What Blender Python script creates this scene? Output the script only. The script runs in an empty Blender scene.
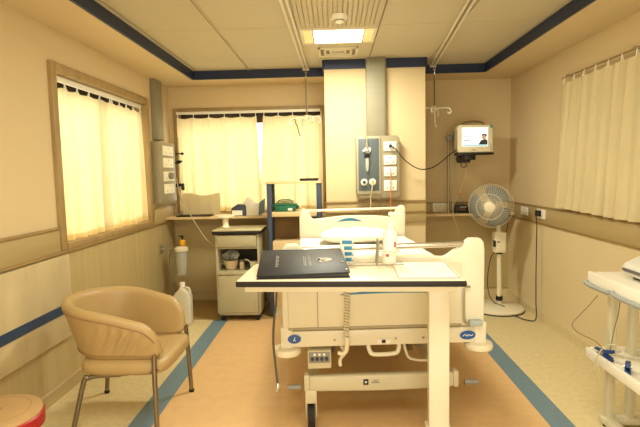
import bpy, bmesh, math, random
from mathutils import Vector, Matrix
random.seed(7)
PI = math.pi
sc = bpy.context.scene
COL = sc.collection

# ------------------------------------------------------------------ camera, world, light, exposure
def cam_axes(yaw, pitch, roll):
    cy, sy, cp, sp = math.cos(yaw), math.sin(yaw), math.cos(pitch), math.sin(pitch)
    fw = Vector((-sy*cp, cy*cp, -sp)); rt = Vector((cy, sy, 0)); up = rt.cross(fw)
    c, s = math.cos(roll), math.sin(roll)
    return c*rt + s*up, -s*rt + c*up, fw
cd = bpy.data.cameras.new('camera'); cam = bpy.data.objects.new('camera', cd); COL.objects.link(cam)
r_, u_, f_ = cam_axes(0.030, 0.086, -0.021)
cam.matrix_world = Matrix(((r_.x, u_.x, -f_.x, 0), (r_.y, u_.y, -f_.y, 0), (r_.z, u_.z, -f_.z, 1.32), (0, 0, 0, 1)))
cd.sensor_width = 36; cd.lens = 27.0; cd.clip_start = 0.05
sc.camera = cam

w = bpy.data.worlds.new('world'); sc.world = w; w.use_nodes = True
bg = w.node_tree.nodes['Background']; bg.inputs[0].default_value = (1, 0.93, 0.78, 1); bg.inputs[1].default_value = 1.2

def area(name, loc, rot, sx, sy, power, col):
    l = bpy.data.lights.new(name, 'AREA'); l.shape = 'RECTANGLE'; l.size = sx; l.size_y = sy
    l.energy = power; l.color = col
    o = bpy.data.objects.new(name, l); o.location = loc; o.rotation_euler = rot; COL.objects.link(o); return o
WARM = (0.98, 0.965, 0.79); DAY = (1.0, 0.955, 0.80)
area('daylight_left', (-2.35, 3.62, 1.60), (0, -PI/2 + 0.1, 0), 1.5, 2.0, 40, DAY)
area('daylight_back', (-0.85, 5.75, 1.60), (-PI/2, 0, 0), 2.0, 1.5, 46, DAY)
area('ceiling_lamp_light', (0.05, 3.56, 2.262), (0, 0, 0), 0.40, 0.28, 31, (0.99, 0.96, 0.77))
area('rear_overhead_fill', (0.05, 0.9, 2.20), (0, 0, 0), 1.6, 1.1, 46, WARM)  # added overhead ambient behind the camera, belongs to no ceiling fixture
area('front_fill', (0.1, -0.9, 0.95), (PI/2+0.45, 0, 0), 2.6, 1.5, 60, WARM)  # added frontal fill from behind the camera, no opening lets it in
vs = sc.view_settings
vs.view_transform = 'Standard'; vs.look = 'None'; vs.gamma = 1.0; vs.use_curve_mapping = False
vs.exposure = 0.14

# ------------------------------------------------------------------ helpers
def lin(h):
    out = []
    for i in (0, 2, 4):
        c = int(h[i:i+2], 16)/255
        out.append(c/12.92 if c <= 0.04045 else ((c+0.055)/1.055)**2.4)
    return out
def M(name, hexcol, rough=0.5, metal=0.0, var=0.05, scale=(6, 6, 6), bump=0.0, bscale=60, emit=0.0, trans=0.0, translucent=0.0, alpha=1.0, coat=0.0, detail=3.0):
    m = bpy.data.materials.new(name); m.use_nodes = True; nt = m.node_tree; N = nt.nodes; L = nt.links
    b = N['Principled BSDF']; c = lin(hexcol)
    tc = N.new('ShaderNodeTexCoord'); mp = N.new('ShaderNodeMapping'); mp.inputs['Scale'].default_value = scale
    L.new(tc.outputs['Object'], mp.inputs['Vector'])
    nz = N.new('ShaderNodeTexNoise'); nz.inputs['Scale'].default_value = 1.0; nz.inputs['Detail'].default_value = detail
    L.new(mp.outputs['Vector'], nz.inputs['Vector'])
    rp = N.new('ShaderNodeValToRGB'); rp.color_ramp.elements[0].position = 0.3; rp.color_ramp.elements[1].position = 0.7
    rp.color_ramp.elements[0].color = [max(0, x*(1-var*2)) for x in c] + [1]
    rp.color_ramp.elements[1].color = [min(1, x*(1+var)) for x in c] + [1]
    L.new(nz.outputs['Fac'], rp.inputs['Fac']); L.new(rp.outputs['Color'], b.inputs['Base Color'])
    b.inputs['Roughness'].default_value = rough; b.inputs['Metallic'].default_value = metal
    b.inputs['Coat Weight'].default_value = coat
    if trans: b.inputs['Transmission Weight'].default_value = trans; b.inputs['IOR'].default_value = 1.2
    if alpha < 1: b.inputs['Alpha'].default_value = alpha
    if emit: b.inputs['Emission Strength'].default_value = emit; L.new(rp.outputs['Color'], b.inputs['Emission Color'])
    if bump:
        n2 = N.new('ShaderNodeTexNoise'); n2.inputs['Scale'].default_value = bscale; L.new(tc.outputs['Object'], n2.inputs['Vector'])
        bp = N.new('ShaderNodeBump'); bp.inputs['Strength'].default_value = bump; bp.inputs['Distance'].default_value = 0.01
        L.new(n2.outputs['Fac'], bp.inputs['Height']); L.new(bp.outputs['Normal'], b.inputs['Normal'])
    if translucent:
        tl = N.new('ShaderNodeBsdfTranslucent'); L.new(rp.outputs['Color'], tl.inputs['Color'])
        mx = N.new('ShaderNodeMixShader'); mx.inputs[0].default_value = translucent
        L.new(b.outputs[0], mx.inputs[1]); L.new(tl.outputs[0], mx.inputs[2])
        L.new(mx.outputs[0], N['Material Output'].inputs[0])
    return m

class MB:
    def __init__(s): s.bm = bmesh.new()
    def _merge(s, t):
        me = bpy.data.meshes.new('tmp'); t.to_mesh(me); t.free(); s.bm.from_mesh(me); bpy.data.meshes.remove(me); return s
    def box(s, x0, x1, y0, y1, z0, z1, bev=0.0, seg=2, mat=None):
        t = bmesh.new(); bmesh.ops.create_cube(t, size=1)
        for v in t.verts: v.co = Vector(((x0+x1)/2+v.co.x*(x1-x0), (y0+y1)/2+v.co.y*(y1-y0), (z0+z1)/2+v.co.z*(z1-z0)))
        if bev: bmesh.ops.bevel(t, geom=t.edges[:], offset=bev, segments=seg, profile=0.5, affect='EDGES')
        if mat: t.transform(mat)
        return s._merge(t)
    def prism(s, pts, axis, a, b, bev=0.0, seg=2):
        # polygon in the two other axes, extruded along axis from a to b
        t = bmesh.new()
        def P(u, v, q): return {'x': (q, u, v), 'y': (u, q, v), 'z': (u, v, q)}[axis]
        A = [t.verts.new(P(u, v, a)) for u, v in pts]; B = [t.verts.new(P(u, v, b)) for u, v in pts]
        t.faces.new(A); t.faces.new(B[::-1]); n = len(pts)
        for i in range(n): t.faces.new((A[i], B[i], B[(i+1) % n], A[(i+1) % n]))
        bmesh.ops.recalc_face_normals(t, faces=t.faces[:])
        if bev:
            es = [e for e in t.edges if len(e.link_faces) == 2 and e.calc_face_angle(0) > 0.9]
            bmesh.ops.bevel(t, geom=es, offset=bev, segments=seg, profile=0.5, affect='EDGES')
        return s._merge(t)
    def tube(s, pts, r, n=8, smooth=0, closed=False, r2=None):
        P = [Vector(p) for p in pts]
        if smooth and len(P) > 2:
            Q = []; m = len(P)
            rng = range(m if closed else m-1)
            for i in rng:
                g = (lambda k: P[k % m]) if closed else (lambda k: P[max(0, min(m-1, k))])
                p0, p1, p2, p3 = g(i-1), g(i), g(i+1), g(i+2)
                for j in range(smooth):
                    t = j/smooth
                    Q.append(0.5*((2*p1)+(p2-p0)*t+(2*p0-5*p1+4*p2-p3)*t*t+(3*p1-p0-3*p2+p3)*t**3))
            if not closed: Q.append(P[-1])
            P = Q
        m = len(P); t = bmesh.new(); rings = []; up = None
        for i, p in enumerate(P):
            if closed: d = (P[(i+1) % m]-P[i-1])
            else: d = P[min(i+1, m-1)]-P[max(i-1, 0)]
            d.normalize()
            if up is None:
                up = d.orthogonal().normalized()
            else:
                up = (up - d*up.dot(d))
                up = up.normalized() if up.length > 1e-6 else d.orthogonal().normalized()
            sd = d.cross(up); rr = r if r2 is None else r+(r2-r)*i/(m-1)
            rings.append([t.verts.new(p+rr*(math.cos(2*PI*k/n)*up+math.sin(2*PI*k/n)*sd)) for k in range(n)])
        for i in range(m if closed else m-1):
            A, B = rings[i], rings[(i+1) % m]
            for k in range(n): t.faces.new((A[k], A[(k+1) % n], B[(k+1) % n], B[k]))
        if not closed: t.faces.new(rings[0][::-1]); t.faces.new(rings[-1])
        bmesh.ops.recalc_face_normals(t, faces=t.faces[:])
        return s._merge(t)
    def cyl(s, p, q, r, r2=None, n=20): return s.tube([p, q], r, n, r2=r2)
    def lathe(s, prof, c=(0, 0, 0), n=24, mat=None):
        t = bmesh.new(); rings = []
        for (r, z) in prof:
            if r < 1e-5: rings.append([t.verts.new((0, 0, z))])
            else: rings.append([t.verts.new((r*math.cos(2*PI*k/n), r*math.sin(2*PI*k/n), z)) for k in range(n)])
        for A, B in zip(rings, rings[1:]):
            if len(A) == 1 and len(B) == 1: continue
            for k in range(n):
                k2 = (k+1) % n
                if len(A) == 1: t.faces.new((A[0], B[k], B[k2]))
                elif len(B) == 1: t.faces.new((A[k], A[k2], B[0]))
                else: t.faces.new((A[k], A[k2], B[k2], B[k]))
        if len(rings[0]) > 1: t.faces.new(rings[0])
        if len(rings[-1]) > 1: t.faces.new(rings[-1])
        bmesh.ops.recalc_face_normals(t, faces=t.faces[:])
        if mat: t.transform(mat)
        t.transform(Matrix.Translation(c)); return s._merge(t)
    def grid(s, fn, nu, nv, closed_u=False):
        t = bmesh.new(); V = [[t.verts.new(fn(i/nu, j/nv)) for j in range(nv+1)] for i in range(nu if closed_u else nu+1)]
        for i in range(nu):
            A, B = V[i], V[(i+1) % len(V)]
            for j in range(nv): t.faces.new((A[j], B[j], B[j+1], A[j+1]))
        bmesh.ops.recalc_face_normals(t, faces=t.faces[:])
        return s._merge(t)
    def xf(s, m): s.bm.transform(m); return s
    def build(s, name, mat, parent=None, local=False, origin=None, flat=False):
        bm = s.bm
        if parent is not None and not local:
            q = parent
            while q.parent: q = q.parent
            bm.transform((Matrix.Translation(q.location) @ q.rotation_euler.to_matrix().to_4x4()).inverted())
        if origin is not None: bm.transform(Matrix.Translation(-Vector(origin)))
        for f in bm.faces: f.smooth = not flat
        for e in bm.edges:
            if len(e.link_faces) == 2 and e.calc_face_angle(0) > 0.7: e.smooth = False
        me = bpy.data.meshes.new(name); bm.to_mesh(me); bm.free()
        for mm in (mat if isinstance(mat, (list, tuple)) else [mat]): me.materials.append(mm)
        o = bpy.data.objects.new(name, me); COL.objects.link(o)
        if parent is not None: o.parent = parent
        if origin is not None: o.location = origin
        return o
def thing(name, label, cat, loc=(0, 0, 0), rz=0.0, group=None):
    o = bpy.data.objects.new(name, None); COL.objects.link(o); o.location = loc; o.rotation_euler = (0, 0, rz)
    o.empty_display_size = 0.1; tag(o, label, cat, group); return o
def tag(o, label, cat, group=None):
    o['label'] = label; o['category'] = cat
    if group: o['group'] = group
    return o
def struct(o): o['kind'] = 'structure'; return o
def lab(o, l): o['label'] = l; return o
def copy_tree(o, loc, rz, label):
    kids = {}
    for q in list(COL.objects):
        if q.parent: kids.setdefault(q.parent.name, []).append(q)
    def rec(x, par):
        c = x.copy(); COL.objects.link(c); c.parent = par
        for k in kids.get(x.name, []): rec(k, c)
        return c
    r = rec(o, None); r.location = loc; r.rotation_euler = (0, 0, rz); r['label'] = label
    return r

# ------------------------------------------------------------------ materials
paint = M('wall_paint', 'D6C197', 0.75, var=0.012, scale=(2, 2, 2), bump=0.03, bscale=180)
ceil_m = M('ceiling_panel', 'C6BA9C', 0.6, var=0.015, scale=(1.5, 1.5, 1.5))
ceil_slat = M('ceiling_slat', 'C8BB9A', 0.55, var=0.02)
navy = M('navy_trim', '1B2A4A', 0.5, var=0.06)
lam = M('wainscot_laminate', 'BDA978', 0.5, var=0.045, scale=(26, 26, 1.2))
lam_pale = M('wainscot_pale', 'DECBA0', 0.5, var=0.015, scale=(2, 2, 2))
rail_m = M('rail_laminate', 'B6A071', 0.45, var=0.03, scale=(3, 3, 30))
rail_lip = M('rail_lip', '9C8150', 0.45, var=0.04, scale=(3, 3, 30))
wood_frame = M('window_frame_wood', 'A58B5B', 0.5, var=0.08, scale=(14, 14, 3))
dark_wood = M('transom_dark', '33240F', 0.6, var=0.1)
glass = M('window_glass', 'F4F4EC', 0.03, trans=1.0)
f_orange = M('floor_orange', 'DAB380', 0.38, var=0.03, scale=(16, 16, 16), detail=8)
f_blue = M('floor_blue', '6C8694', 0.42, var=0.06, scale=(40, 40, 40), detail=8)
f_cream = M('floor_cream', 'DBC99A', 0.42, var=0.05, scale=(30, 30, 30), detail=8)
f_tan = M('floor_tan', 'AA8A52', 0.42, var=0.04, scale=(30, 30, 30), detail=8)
curt = M('curtain_cloth', 'F0DFAE', 0.9, var=0.03, scale=(3, 3, 3), translucent=0.55)
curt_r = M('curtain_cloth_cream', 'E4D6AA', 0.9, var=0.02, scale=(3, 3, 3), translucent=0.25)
shade_band_m = M('shaded_curtain_tone', 'E4D7AE', 0.9, var=0.02, scale=(3, 3, 3), translucent=0.3)  # shade on the curtain's lower part put into this colour
white_pl = M('white_plastic', 'F1ECDC', 0.35, var=0.015)
cream_pl = M('cream_plastic', 'E9DFC2', 0.38, var=0.02)
bed_pl = M('bed_plastic', 'E6DFC8', 0.33, var=0.012)
bed_panel = M('bed_panel', 'E3DBC0', 0.4, var=0.015)
bed_metal = M('bed_metal_cream', 'CFC6A8', 0.4, var=0.02)
locker_m = M('locker_paint', 'B5AC8B', 0.4, var=0.02)
locker_top = M('locker_top', 'BDB38E', 0.35, var=0.03)
sheet_m = M('white_sheet', 'EFEADC', 0.85, var=0.02, bump=0.15, bscale=14)
chrome = M('chrome', 'D9D4C8', 0.25, metal=0.9, var=0.03)
steel = M('brushed_steel', 'A9A18C', 0.4, metal=0.7, var=0.05)
alu = M('aluminium_trunk', '8F8972', 0.6, metal=0.0, var=0.03, scale=(2, 2, 30))
unit_m = M('unit_box', '998E73', 0.45, var=0.03)
gas_panel = M('gas_panel_slate', '566064', 0.45, var=0.04)
black = M('black_plastic', '14120F', 0.4, var=0.1)
rubber = M('black_rubber', '1C1A17', 0.75, var=0.1)
grey_pl = M('grey_plastic', '8D8B82', 0.45, var=0.04)
grey_blue = M('grey_bumper', '9A9E9A', 0.5, var=0.04)
blue_b = M('bright_blue', '2C7FA8', 0.45, var=0.05)
logo_blue = M('badge_blue', '1B57A0', 0.35, var=0.05)
edge_dark = M('table_edge_brown', '170C09', 0.6, var=0.1)
table_m = M('table_laminate', 'EFE3C4', 0.3, var=0.015)
folder_m = M('folder_black', '1C1C22', 0.5, var=0.12, scale=(12, 12, 12), bump=0.1, bscale=300)
silver_ink = M('silver_print', 'C9C4B8', 0.5, var=0.1)
paper_m = M('paper', 'F6EFDF', 0.8, var=0.01)
pink_m = M('pink_print', 'E8B0A6', 0.8, var=0.03)
ink = M('grey_ink', '8C8880', 0.8, var=0.1)
leather = M('tan_vinyl', 'B39664', 0.42, var=0.03, scale=(4, 4, 4), bump=0.05, bscale=220)
leather_d = M('tan_vinyl_piping', '94754A', 0.45, var=0.03)
leg_m = M('chair_leg_metal', '8C8068', 0.3, metal=0.85, var=0.05)
red_m = M('red_vinyl', 'A00F14', 0.4, var=0.06)
stool_top = M('stool_seat_tan', 'B08E60', 0.5, var=0.05)
green_m = M('green_plastic', '12684A', 0.35, var=0.06)
blue_steel = M('rack_blue', '36435A', 0.45, var=0.05)
beech = M('beech_board', 'E3C795', 0.45, var=0.05, scale=(3, 30, 30))
niche_m = M('niche_brown', '7A5C2E', 0.6, var=0.1)
orange_m = M('orange_hose', 'DE7B22', 0.45, var=0.05)
yellow_m = M('yellow_knob', 'EFAE22', 0.4, var=0.05)
clear = M('clear_plastic', 'EDEBDD', 0.2, trans=0.6, var=0.01)
bag_m = M('clear_bag', 'DAD9CB', 0.25, trans=0.6, var=0.03, bump=0.6, bscale=40)
jerry_m = M('translucent_jug', 'EDE8D2', 0.4, var=0.02, translucent=0.25)
blade_m = M('fan_blade', '646866', 0.35, var=0.05)
wire_m = M('guard_wire', 'E2D9BE', 0.4, var=0.02)
screen_m = M('monitor_screen', 'E2EEF2', 0.3, var=0.01, emit=0.72)
scr_blue = M('screen_strip', '9CC4D4', 0.3, var=0.03, emit=0.6)
scr_ink = M('screen_ink', '5E7C8C', 0.3, var=0.05, emit=0.3)
skin_m = M('screen_skin', 'C89A80', 0.4, var=0.05, emit=0.4)
scr_dark = M('screen_dark', '3C3A44', 0.4, var=0.05, emit=0.1)
lamp_m = M('lamp_diffuser', 'FFF4DA', 0.5, var=0.005, emit=9.0)
lamp_side = M('lamp_reflector', 'F4DE9A', 0.4, var=0.02, emit=0.35)
cable_m = M('cable_grey', '75684A', 0.5, var=0.05)
cable_d = M('cable_dark', '2E2C24', 0.5, var=0.05)
cable_w = M('cable_cream', 'C4B68E', 0.5, var=0.05)
red_dot = M('red_print', 'C8423C', 0.5, var=0.05)
cup_m = M('cup_white', 'EFE6CC', 0.4, var=0.02)
china = M('beige_bowl', 'DCC7A0', 0.4, var=0.05)

# ------------------------------------------------------------------ room shell
XL, XR, YB, YF = -1.683, 1.794, 4.959, -1.0
ZS, ZC, INS = 2.214, 2.291, 0.364
PX0, PX1, PY = -0.068, 0.812, 4.285          # pilaster
# floor with inlaid vinyl colours
b = MB()
def quad(b, x0, x1, y0, y1, mi):
    vs_ = [b.bm.verts.new((x, y, 0)) for x, y in ((x0, y0), (x1, y0), (x1, y1), (x0, y1))]
    b.bm.faces.new(vs_).material_index = mi
xs = [XL-.2, -1.115, -0.985, 1.085, 1.21, XR+.2]
for i, mi in enumerate((2, 1, 0, 1, 2)):
    quad(b, xs[i], xs[i+1], YF-.2, 4.25, mi)
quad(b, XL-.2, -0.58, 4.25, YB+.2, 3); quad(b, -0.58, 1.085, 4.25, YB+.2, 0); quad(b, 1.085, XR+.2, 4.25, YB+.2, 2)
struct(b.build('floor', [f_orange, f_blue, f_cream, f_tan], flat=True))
WLY0, WLY1, WLZ0, WLZ1 = 2.866, 4.361, 0.883, 2.006
WBX0, WBX1, WBZ0, WBZ1 = -1.622, -0.091, 0.925, 1.987
T = 0.2; TOP = 2.5
b = MB()
b.box(XL-T, XL, YF-T, WLY0, 0, TOP).box(XL-T, XL, WLY1, YB+T, 0, TOP).box(XL-T, XL, WLY0, WLY1, 0, WLZ0).box(XL-T, XL, WLY0, WLY1, WLZ1, TOP)
struct(b.build('wall_left', paint))
b = MB()
b.box(XL, WBX0, YB, YB+T, 0, TOP).box(WBX1, XR, YB, YB+T, 0, TOP).box(WBX0, WBX1, YB, YB+T, 0, WBZ0).box(WBX0, WBX1, YB, YB+T, WBZ1, TOP)
b.box(PX0, PX1, PY, YB, 0, ZC)
struct(b.build('wall_back', paint))
struct(MB().box(XR, XR+T, YF-T, YB+T, 0, TOP).build('wall_right', paint))
struct(MB().box(XL, XR, YF-T, YF, 0, TOP).build('wall_front', paint))
# ceiling: recessed panels, soffit border, slatted middle strip
b = MB()
b.box(XL-T, XR+T, YF-T, YB+T, ZC+.012, TOP)
b.box(XL, XL+INS, YF, YB, ZS, ZC+.02).box(XR-INS, XR, YF, YB, ZS, ZC+.02)
b.box(XL+INS, PX0, YB-INS, YB, ZS, ZC+.02).box(PX1, XR-INS, YB-INS, YB, ZS, ZC+.02)
struct(b.build('ceiling', paint))
b = MB()
gx = [XL+INS+.001, -1.27, -0.775, -0.262, 0.322, 0.86, 1.40, XR-INS-.001]
gy = [YF, -0.2, 0.7, 1.6, 2.46, 3.31, 4.15, YB-INS-.001]
for i in range(7):
    if i == 3: continue
    for j in range(7):
        b.box(gx[i]+.004, gx[i+1]-.004, gy[j]+.003, gy[j+1]-.003, ZC, ZC+.011)
b.box(gx[3]+.004, gx[4]-.004, 3.31, YB-INS, ZC, ZC+.011)
struct(b.build('ceiling_panels', ceil_m))
b = MB(); x = gx[3]+.006
while x < gx[4]-.03:
    b.box(x, x+.0255, YF, 3.306, ZC-.002, ZC+.006); x += .030
struct(b.build('ceiling_slats', ceil_slat))
b = MB(); h = .016
b.box(XL+INS-.001, XL+INS+h, YF, YB-INS, ZS-.003, ZC).box(XR-INS-h, XR-INS+.001, YF, YB-INS, ZS-.003, ZC)
b.box(XL+INS+h, PX0, YB-INS-h, YB-INS+.001, ZS-.003, ZC).box(PX1, XR-INS-h, YB-INS-h, YB-INS+.001, ZS-.003, ZC)
b.box(PX0-.004, PX1+.004, PY-.014, PY+.001, ZS-.003, ZC).box(PX0-.014, PX0, PY-.014, YB-INS, ZS-.003, ZC).box(PX1, PX1+.014, PY-.014, YB-INS, ZS-.003, ZC)
struct(b.build('trim_1', navy))
# ceiling joint battens and the two curtain tracks on the ceiling
b = MB()
for x in (gx[2], gx[4]):
    b.box(x-.012, x-.004, YF, YB-INS-.02, ZC-.006, ZC).box(x+.004, x+.012, YF, YB-INS-.02, ZC-.006, ZC)
struct(b.build('trim_2', ceil_slat))
for (x, x2, lbl) in ((-0.262, -0.242, 'cream metal ceiling track on the left carrying the drip hanger before the curtained window'),
                     (0.80, 0.935, 'cream metal ceiling track on the right carrying the drip hanger near the monitor')):
    y0, y1 = 2.0, YB-INS-.03
    t = thing('ceiling_track', lbl, 'ceiling track', ((x+x2)/2, 3.3, ZC), 0, 'ceiling tracks for drip hangers')
    dx = (x2-x)/(y1-2.8)*(y0-2.8)
    P = lambda y, o, z: (x+(x2-x)*(y-2.8)/(y1-2.8)+o, y, z)
    for o in (-.017, .017):
        MB().tube([P(y0, o, ZC-.012), P(y1, o, ZC-.012)], .009, 6).build('track_rail', cream_pl, t)
    MB().tube([P(y0, 0, ZC-.006), P(y1, 0, ZC-.006)], .010, 4).build('track_channel', steel, t)
    MB().box(P(y1, 0, 0)[0]-.03, P(y1, 0, 0)[0]+.03, y1-.01, y1+.012, ZC-.026, ZC-.002, .004).build('end_cap', cream_pl, t)

# wainscot, rails, ledge
b = MB()
b.box(XL, XL+.012, YF, YB, 0.09, 0.865)
struct(b.build('trim_3', lam))
struct(MB().box(XL+.012, PX0, YB-.012, YB, 0.09, 0.88).box(PX1, XR-.012, YB-.012, YB, 0.09, .84).build('trim_4', M('back_laminate', 'BFAA78', .5, var=.02, scale=(8, 8, 2))))
struct(MB().box(XR-.012, XR, YF, YB, 0.07, 0.842).build('trim_5', lam_pale))
b = MB().box(XL, XL+.022, YF, WLY0-.03, .872, 1.005, .003).box(XL, XL+.022, WLY1+.03, YB, .872, 1.005, .003)
struct(b.build('trim_6', rail_m))
b = MB().box(XL, XL+.03, YF, WLY0-.03, 1.005, 1.02, .003).box(XL, XL+.03, WLY1+.03, YB, 1.005, 1.02, .003).box(XL, XL+.034, YF, YB, .857, .873, .003)
struct(b.build('trim_7', rail_lip))
struct(MB().box(XR-.024, XR, YF, YB, .845, .975, .003).box(PX1, XR-.024, YB-.022, YB, .89, .975).box(PX0-.001, PX1+.001, PY-.02, PY+.001, .862, 1.04, .003).build('trim_8', rail_m))
b = MB().box(XR-.03, XR, YF, YB, .975, .987, .003).box(XR-.03, XR, YF, YB, .834, .846, .003).box(PX0-.01, PX1+.01, PY-.03, PY, 1.04, 1.056, .003).box(PX0-.01, PX1+.01, PY-.03, PY, .948, .962, .003).box(PX1, XR-.03, YB-.03, YB, .975, .987)
struct(b.build('trim_9', rail_lip))
# ledge
b = MB().box(XL+.012, PX0, 4.66, YB-.012, .882, .905, .003).box(PX1, XR-.03, 4.72, YB-.012, .862, .885, .003)
struct(b.build('trim_10', beech))
struct(MB().box(XL+.012, -0.62, YB-.024, YB-.012, 0, .10).box(XL, XL+.02, YF, YB, 0, .06).build('baseboard_left', rail_m))
struct(MB().box(XR-.02, XR, YF, YB, 0, .07).box(PX1, XR-.02, YB-.022, YB-.012, 0, .08).build('baseboard_right', f_cream))

# wall guard on the left wall (marbled board with blue stripe)
gd = thing('wall_guard_board', 'pale marbled board with navy stripe fixed along the left wall behind the chair', 'wall panel', (XL+.03, 1.6, .35))
marb = M('guard_marble', 'CDBB92', 0.4, var=0.07, scale=(9, 9, 3), detail=6)
MB().box(XL+.012, XL+.05, 0.2, 2.875, .350, .852, .004).build('board', marb, gd)
lab(MB().box(XL+.05, XL+.056, 0.2, 2.872, .505, .560, .002).build('stripe', M('stripe_navy', '243C5C', .5), gd), 'navy blue stripe')

# ------------------------------------------------------------------ windows
def win_left():
    wn = struct(bpy.data.objects.new('window_1', None)); COL.objects.link(wn); wn.location = (XL, (WLY0+WLY1)/2, WLZ0)
    y0, y1, z0, z1, f = WLY0, WLY1, WLZ0, WLZ1, .05
    b = MB()
    b.box(XL-.15, XL+.022, y0-.01, y0+f, z0-.01, z1+.01, .004).box(XL-.15, XL+.022, y1-f, y1+.01, z0-.01, z1+.01, .004)
    b.box(XL-.15, XL+.022, y0+f, y1-f, z1-f, z1+.01, .004).box(XL-.15, XL+.028, y0+f, y1-f, z0-.01, z0+.03, .004)
    b.build('frame', wood_frame, wn)
    MB().box(XL-.15, XL-.12, y0+f, y1-f, z1-.15, z1-f).box(XL-.15, XL-.12, (y0+y1)/2-.03, (y0+y1)/2+.03, z0+.03, z1-.16).build('transom', dark_wood, wn)
    MB().box(XL-.14, XL-.134, y0+f, y1-f, z0+.03, z1-.16).build('pane', glass, wn)
def win_back():
    wn = struct(bpy.data.objects.new('window_2', None)); COL.objects.link(wn); wn.location = ((WBX0+WBX1)/2, YB, WBZ0)
    x0, x1, z0, z1, f = WBX0, WBX1, WBZ0, WBZ1, .03
    b = MB()
    b.box(x0-.01, x0+f, YB-.022, YB+.15, z0, z1+.01, .004).box(x1-f, x1+.01, YB-.022, YB+.15, z0, z1+.01, .004)
    b.box(x0+f, x1-f, YB-.022, YB+.15, z1-f, z1+.01, .004).box(x0+f, x1-f, YB-.0, YB+.15, z0, z0+.03, .004)
    b.build('frame', wood_frame, wn)
    MB().box(x0+f, x1-f, YB+.11, YB+.14, z1-.14, z1-f).box(-.735, -.685, YB+.11, YB+.14, z0+.03, z1-.14).build('transom', dark_wood, wn)
    MB().box(x0+f, x1-f, YB+.125, YB+.131, z0+.03, z1-.14).build('pane', glass, wn)
win_left(); win_back()

def curtain(name_lbl, plane, A0, A1, zt, zb, mat, folds, amp, group, B0=None, B1=None, hooks=5, seed=0, hem=None, droop=0.012):
    """plane('x',pos,side): hangs along y at x=pos. A0..A1 = top extent, B0..B1 = bottom extent."""
    ax, pos, side = plane; B0 = A0 if B0 is None else B0; B1 = A1 if B1 is None else B1
    rnd = random.Random(seed); ph = [rnd.uniform(0, 6) for _ in range(4)]
    mid = (A0+A1)/2
    root = thing('curtain', name_lbl, 'curtain', (pos, mid, zb) if ax == 'x' else (mid, pos, zb), 0, group)
    def fn(u, v):
        lo = A0+(B0-A0)*v; hi = A1+(B1-A1)*v; s = lo+(hi-lo)*u
        a = amp*(0.45+0.75*v)
        d = a*(math.sin(2*PI*folds*u+ph[0]+.5*math.sin(3*v+ph[1]))+.45*math.sin(2*PI*folds*1.73*u+ph[2])+.25*math.sin(2*PI*folds*3.1*u+ph[3]+v*2))
        z = zt+(zb-zt)*v - droop*(1-v)**6*abs(math.sin(PI*u*(hooks-1)))
        z += 0.006*math.sin(9*u+ph[3])*v
        d *= side
        return (pos+d, s, z) if ax == 'x' else (s, pos+d, z)
    MB().grid(fn, int(folds*14), 26).build('cloth', mat, root)
    mh = MB()
    MB().grid(lambda u, v: tuple(Vector(fn(u, .955+.045*v))+(Vector((.003*side, 0, 0)) if ax == 'x' else Vector((0, .003*side, 0)))), int(folds*14), 2).build('hem', hem or mat, root)
    for k in range(hooks):
        u = (k+.06)/(hooks-.88); p = Vector(fn(min(1, u), 0)); q = p+Vector((0, 0, .034)) ; q[0 if ax == 'x' else 1] = pos
        o = Vector((0, .012, 0)) if ax == 'x' else Vector((.012, 0, 0))
        if ax == 'x': MB().tube([p-o-Vector((0, 0, .01)), q, p+o-Vector((0, 0, .01))], .0035, 6).build('hook', white_pl, root)
        else: MB().tube([p-Vector((0, 0, .018)), p+Vector((0, -.004, 0)), q], .0042, 6).build('hook', white_pl, root)
    return root
# rods
def rod(lbl, p, q, r, h, ax, m=None):
    white_pl = m or globals()['white_pl']
    t = thing('curtain_rail', lbl, 'curtain rail', tuple((Vector(p)+Vector(q))/2), 0)
    P, Q = Vector(p), Vector(q)
    if ax == 'x': MB().box(P.x-r, P.x+r, P.y, Q.y, P.z-h/2, P.z+h/2, .004).build('rail', white_pl, t)
    else: MB().box(P.x, Q.x, P.y-r, P.y+r, P.z-h/2, P.z+h/2, .004).build('rail', white_pl, t)
    return t
rod('white curtain rail inside the top of the left window frame', (XL-.035, WLY0+.052, 1.936), (XL-.035, WLY1-.052, 1.936), .012, .035, 'x')
rod('white curtain rail across the top of the back window', (WBX0+.032, YB-.045, 1.945), (WBX1-.032, YB-.045, 1.945), .012, .026, 'y')
WG = 'backlit cream curtains'
curtain('wide backlit cream curtain covering the near half of the left window', ('x', XL-.035, 1), 2.925, 3.735, 1.893, .905, curt, 6, .018, WG, hooks=6, seed=1)
curtain('backlit cream curtain covering the far half of the left window', ('x', XL-.035, 1), 3.745, 4.30, 1.893, .915, curt, 4.3, .018, WG, hooks=5, seed=2)
c = curtain('wide backlit cream curtain on the left half of the back window', ('y', YB-.045, -1), -1.585, -.770, 1.900, .935, curt, 7, .016, WG, B1=-.735, hooks=6, seed=3)
curtain('backlit cream curtain on the right half of the back window behind the rack', ('y', YB-.066, -1), -.700, -.108, 1.900, .935, curt, 5, .014, WG, B0=-.765, hooks=5, seed=4)
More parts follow.
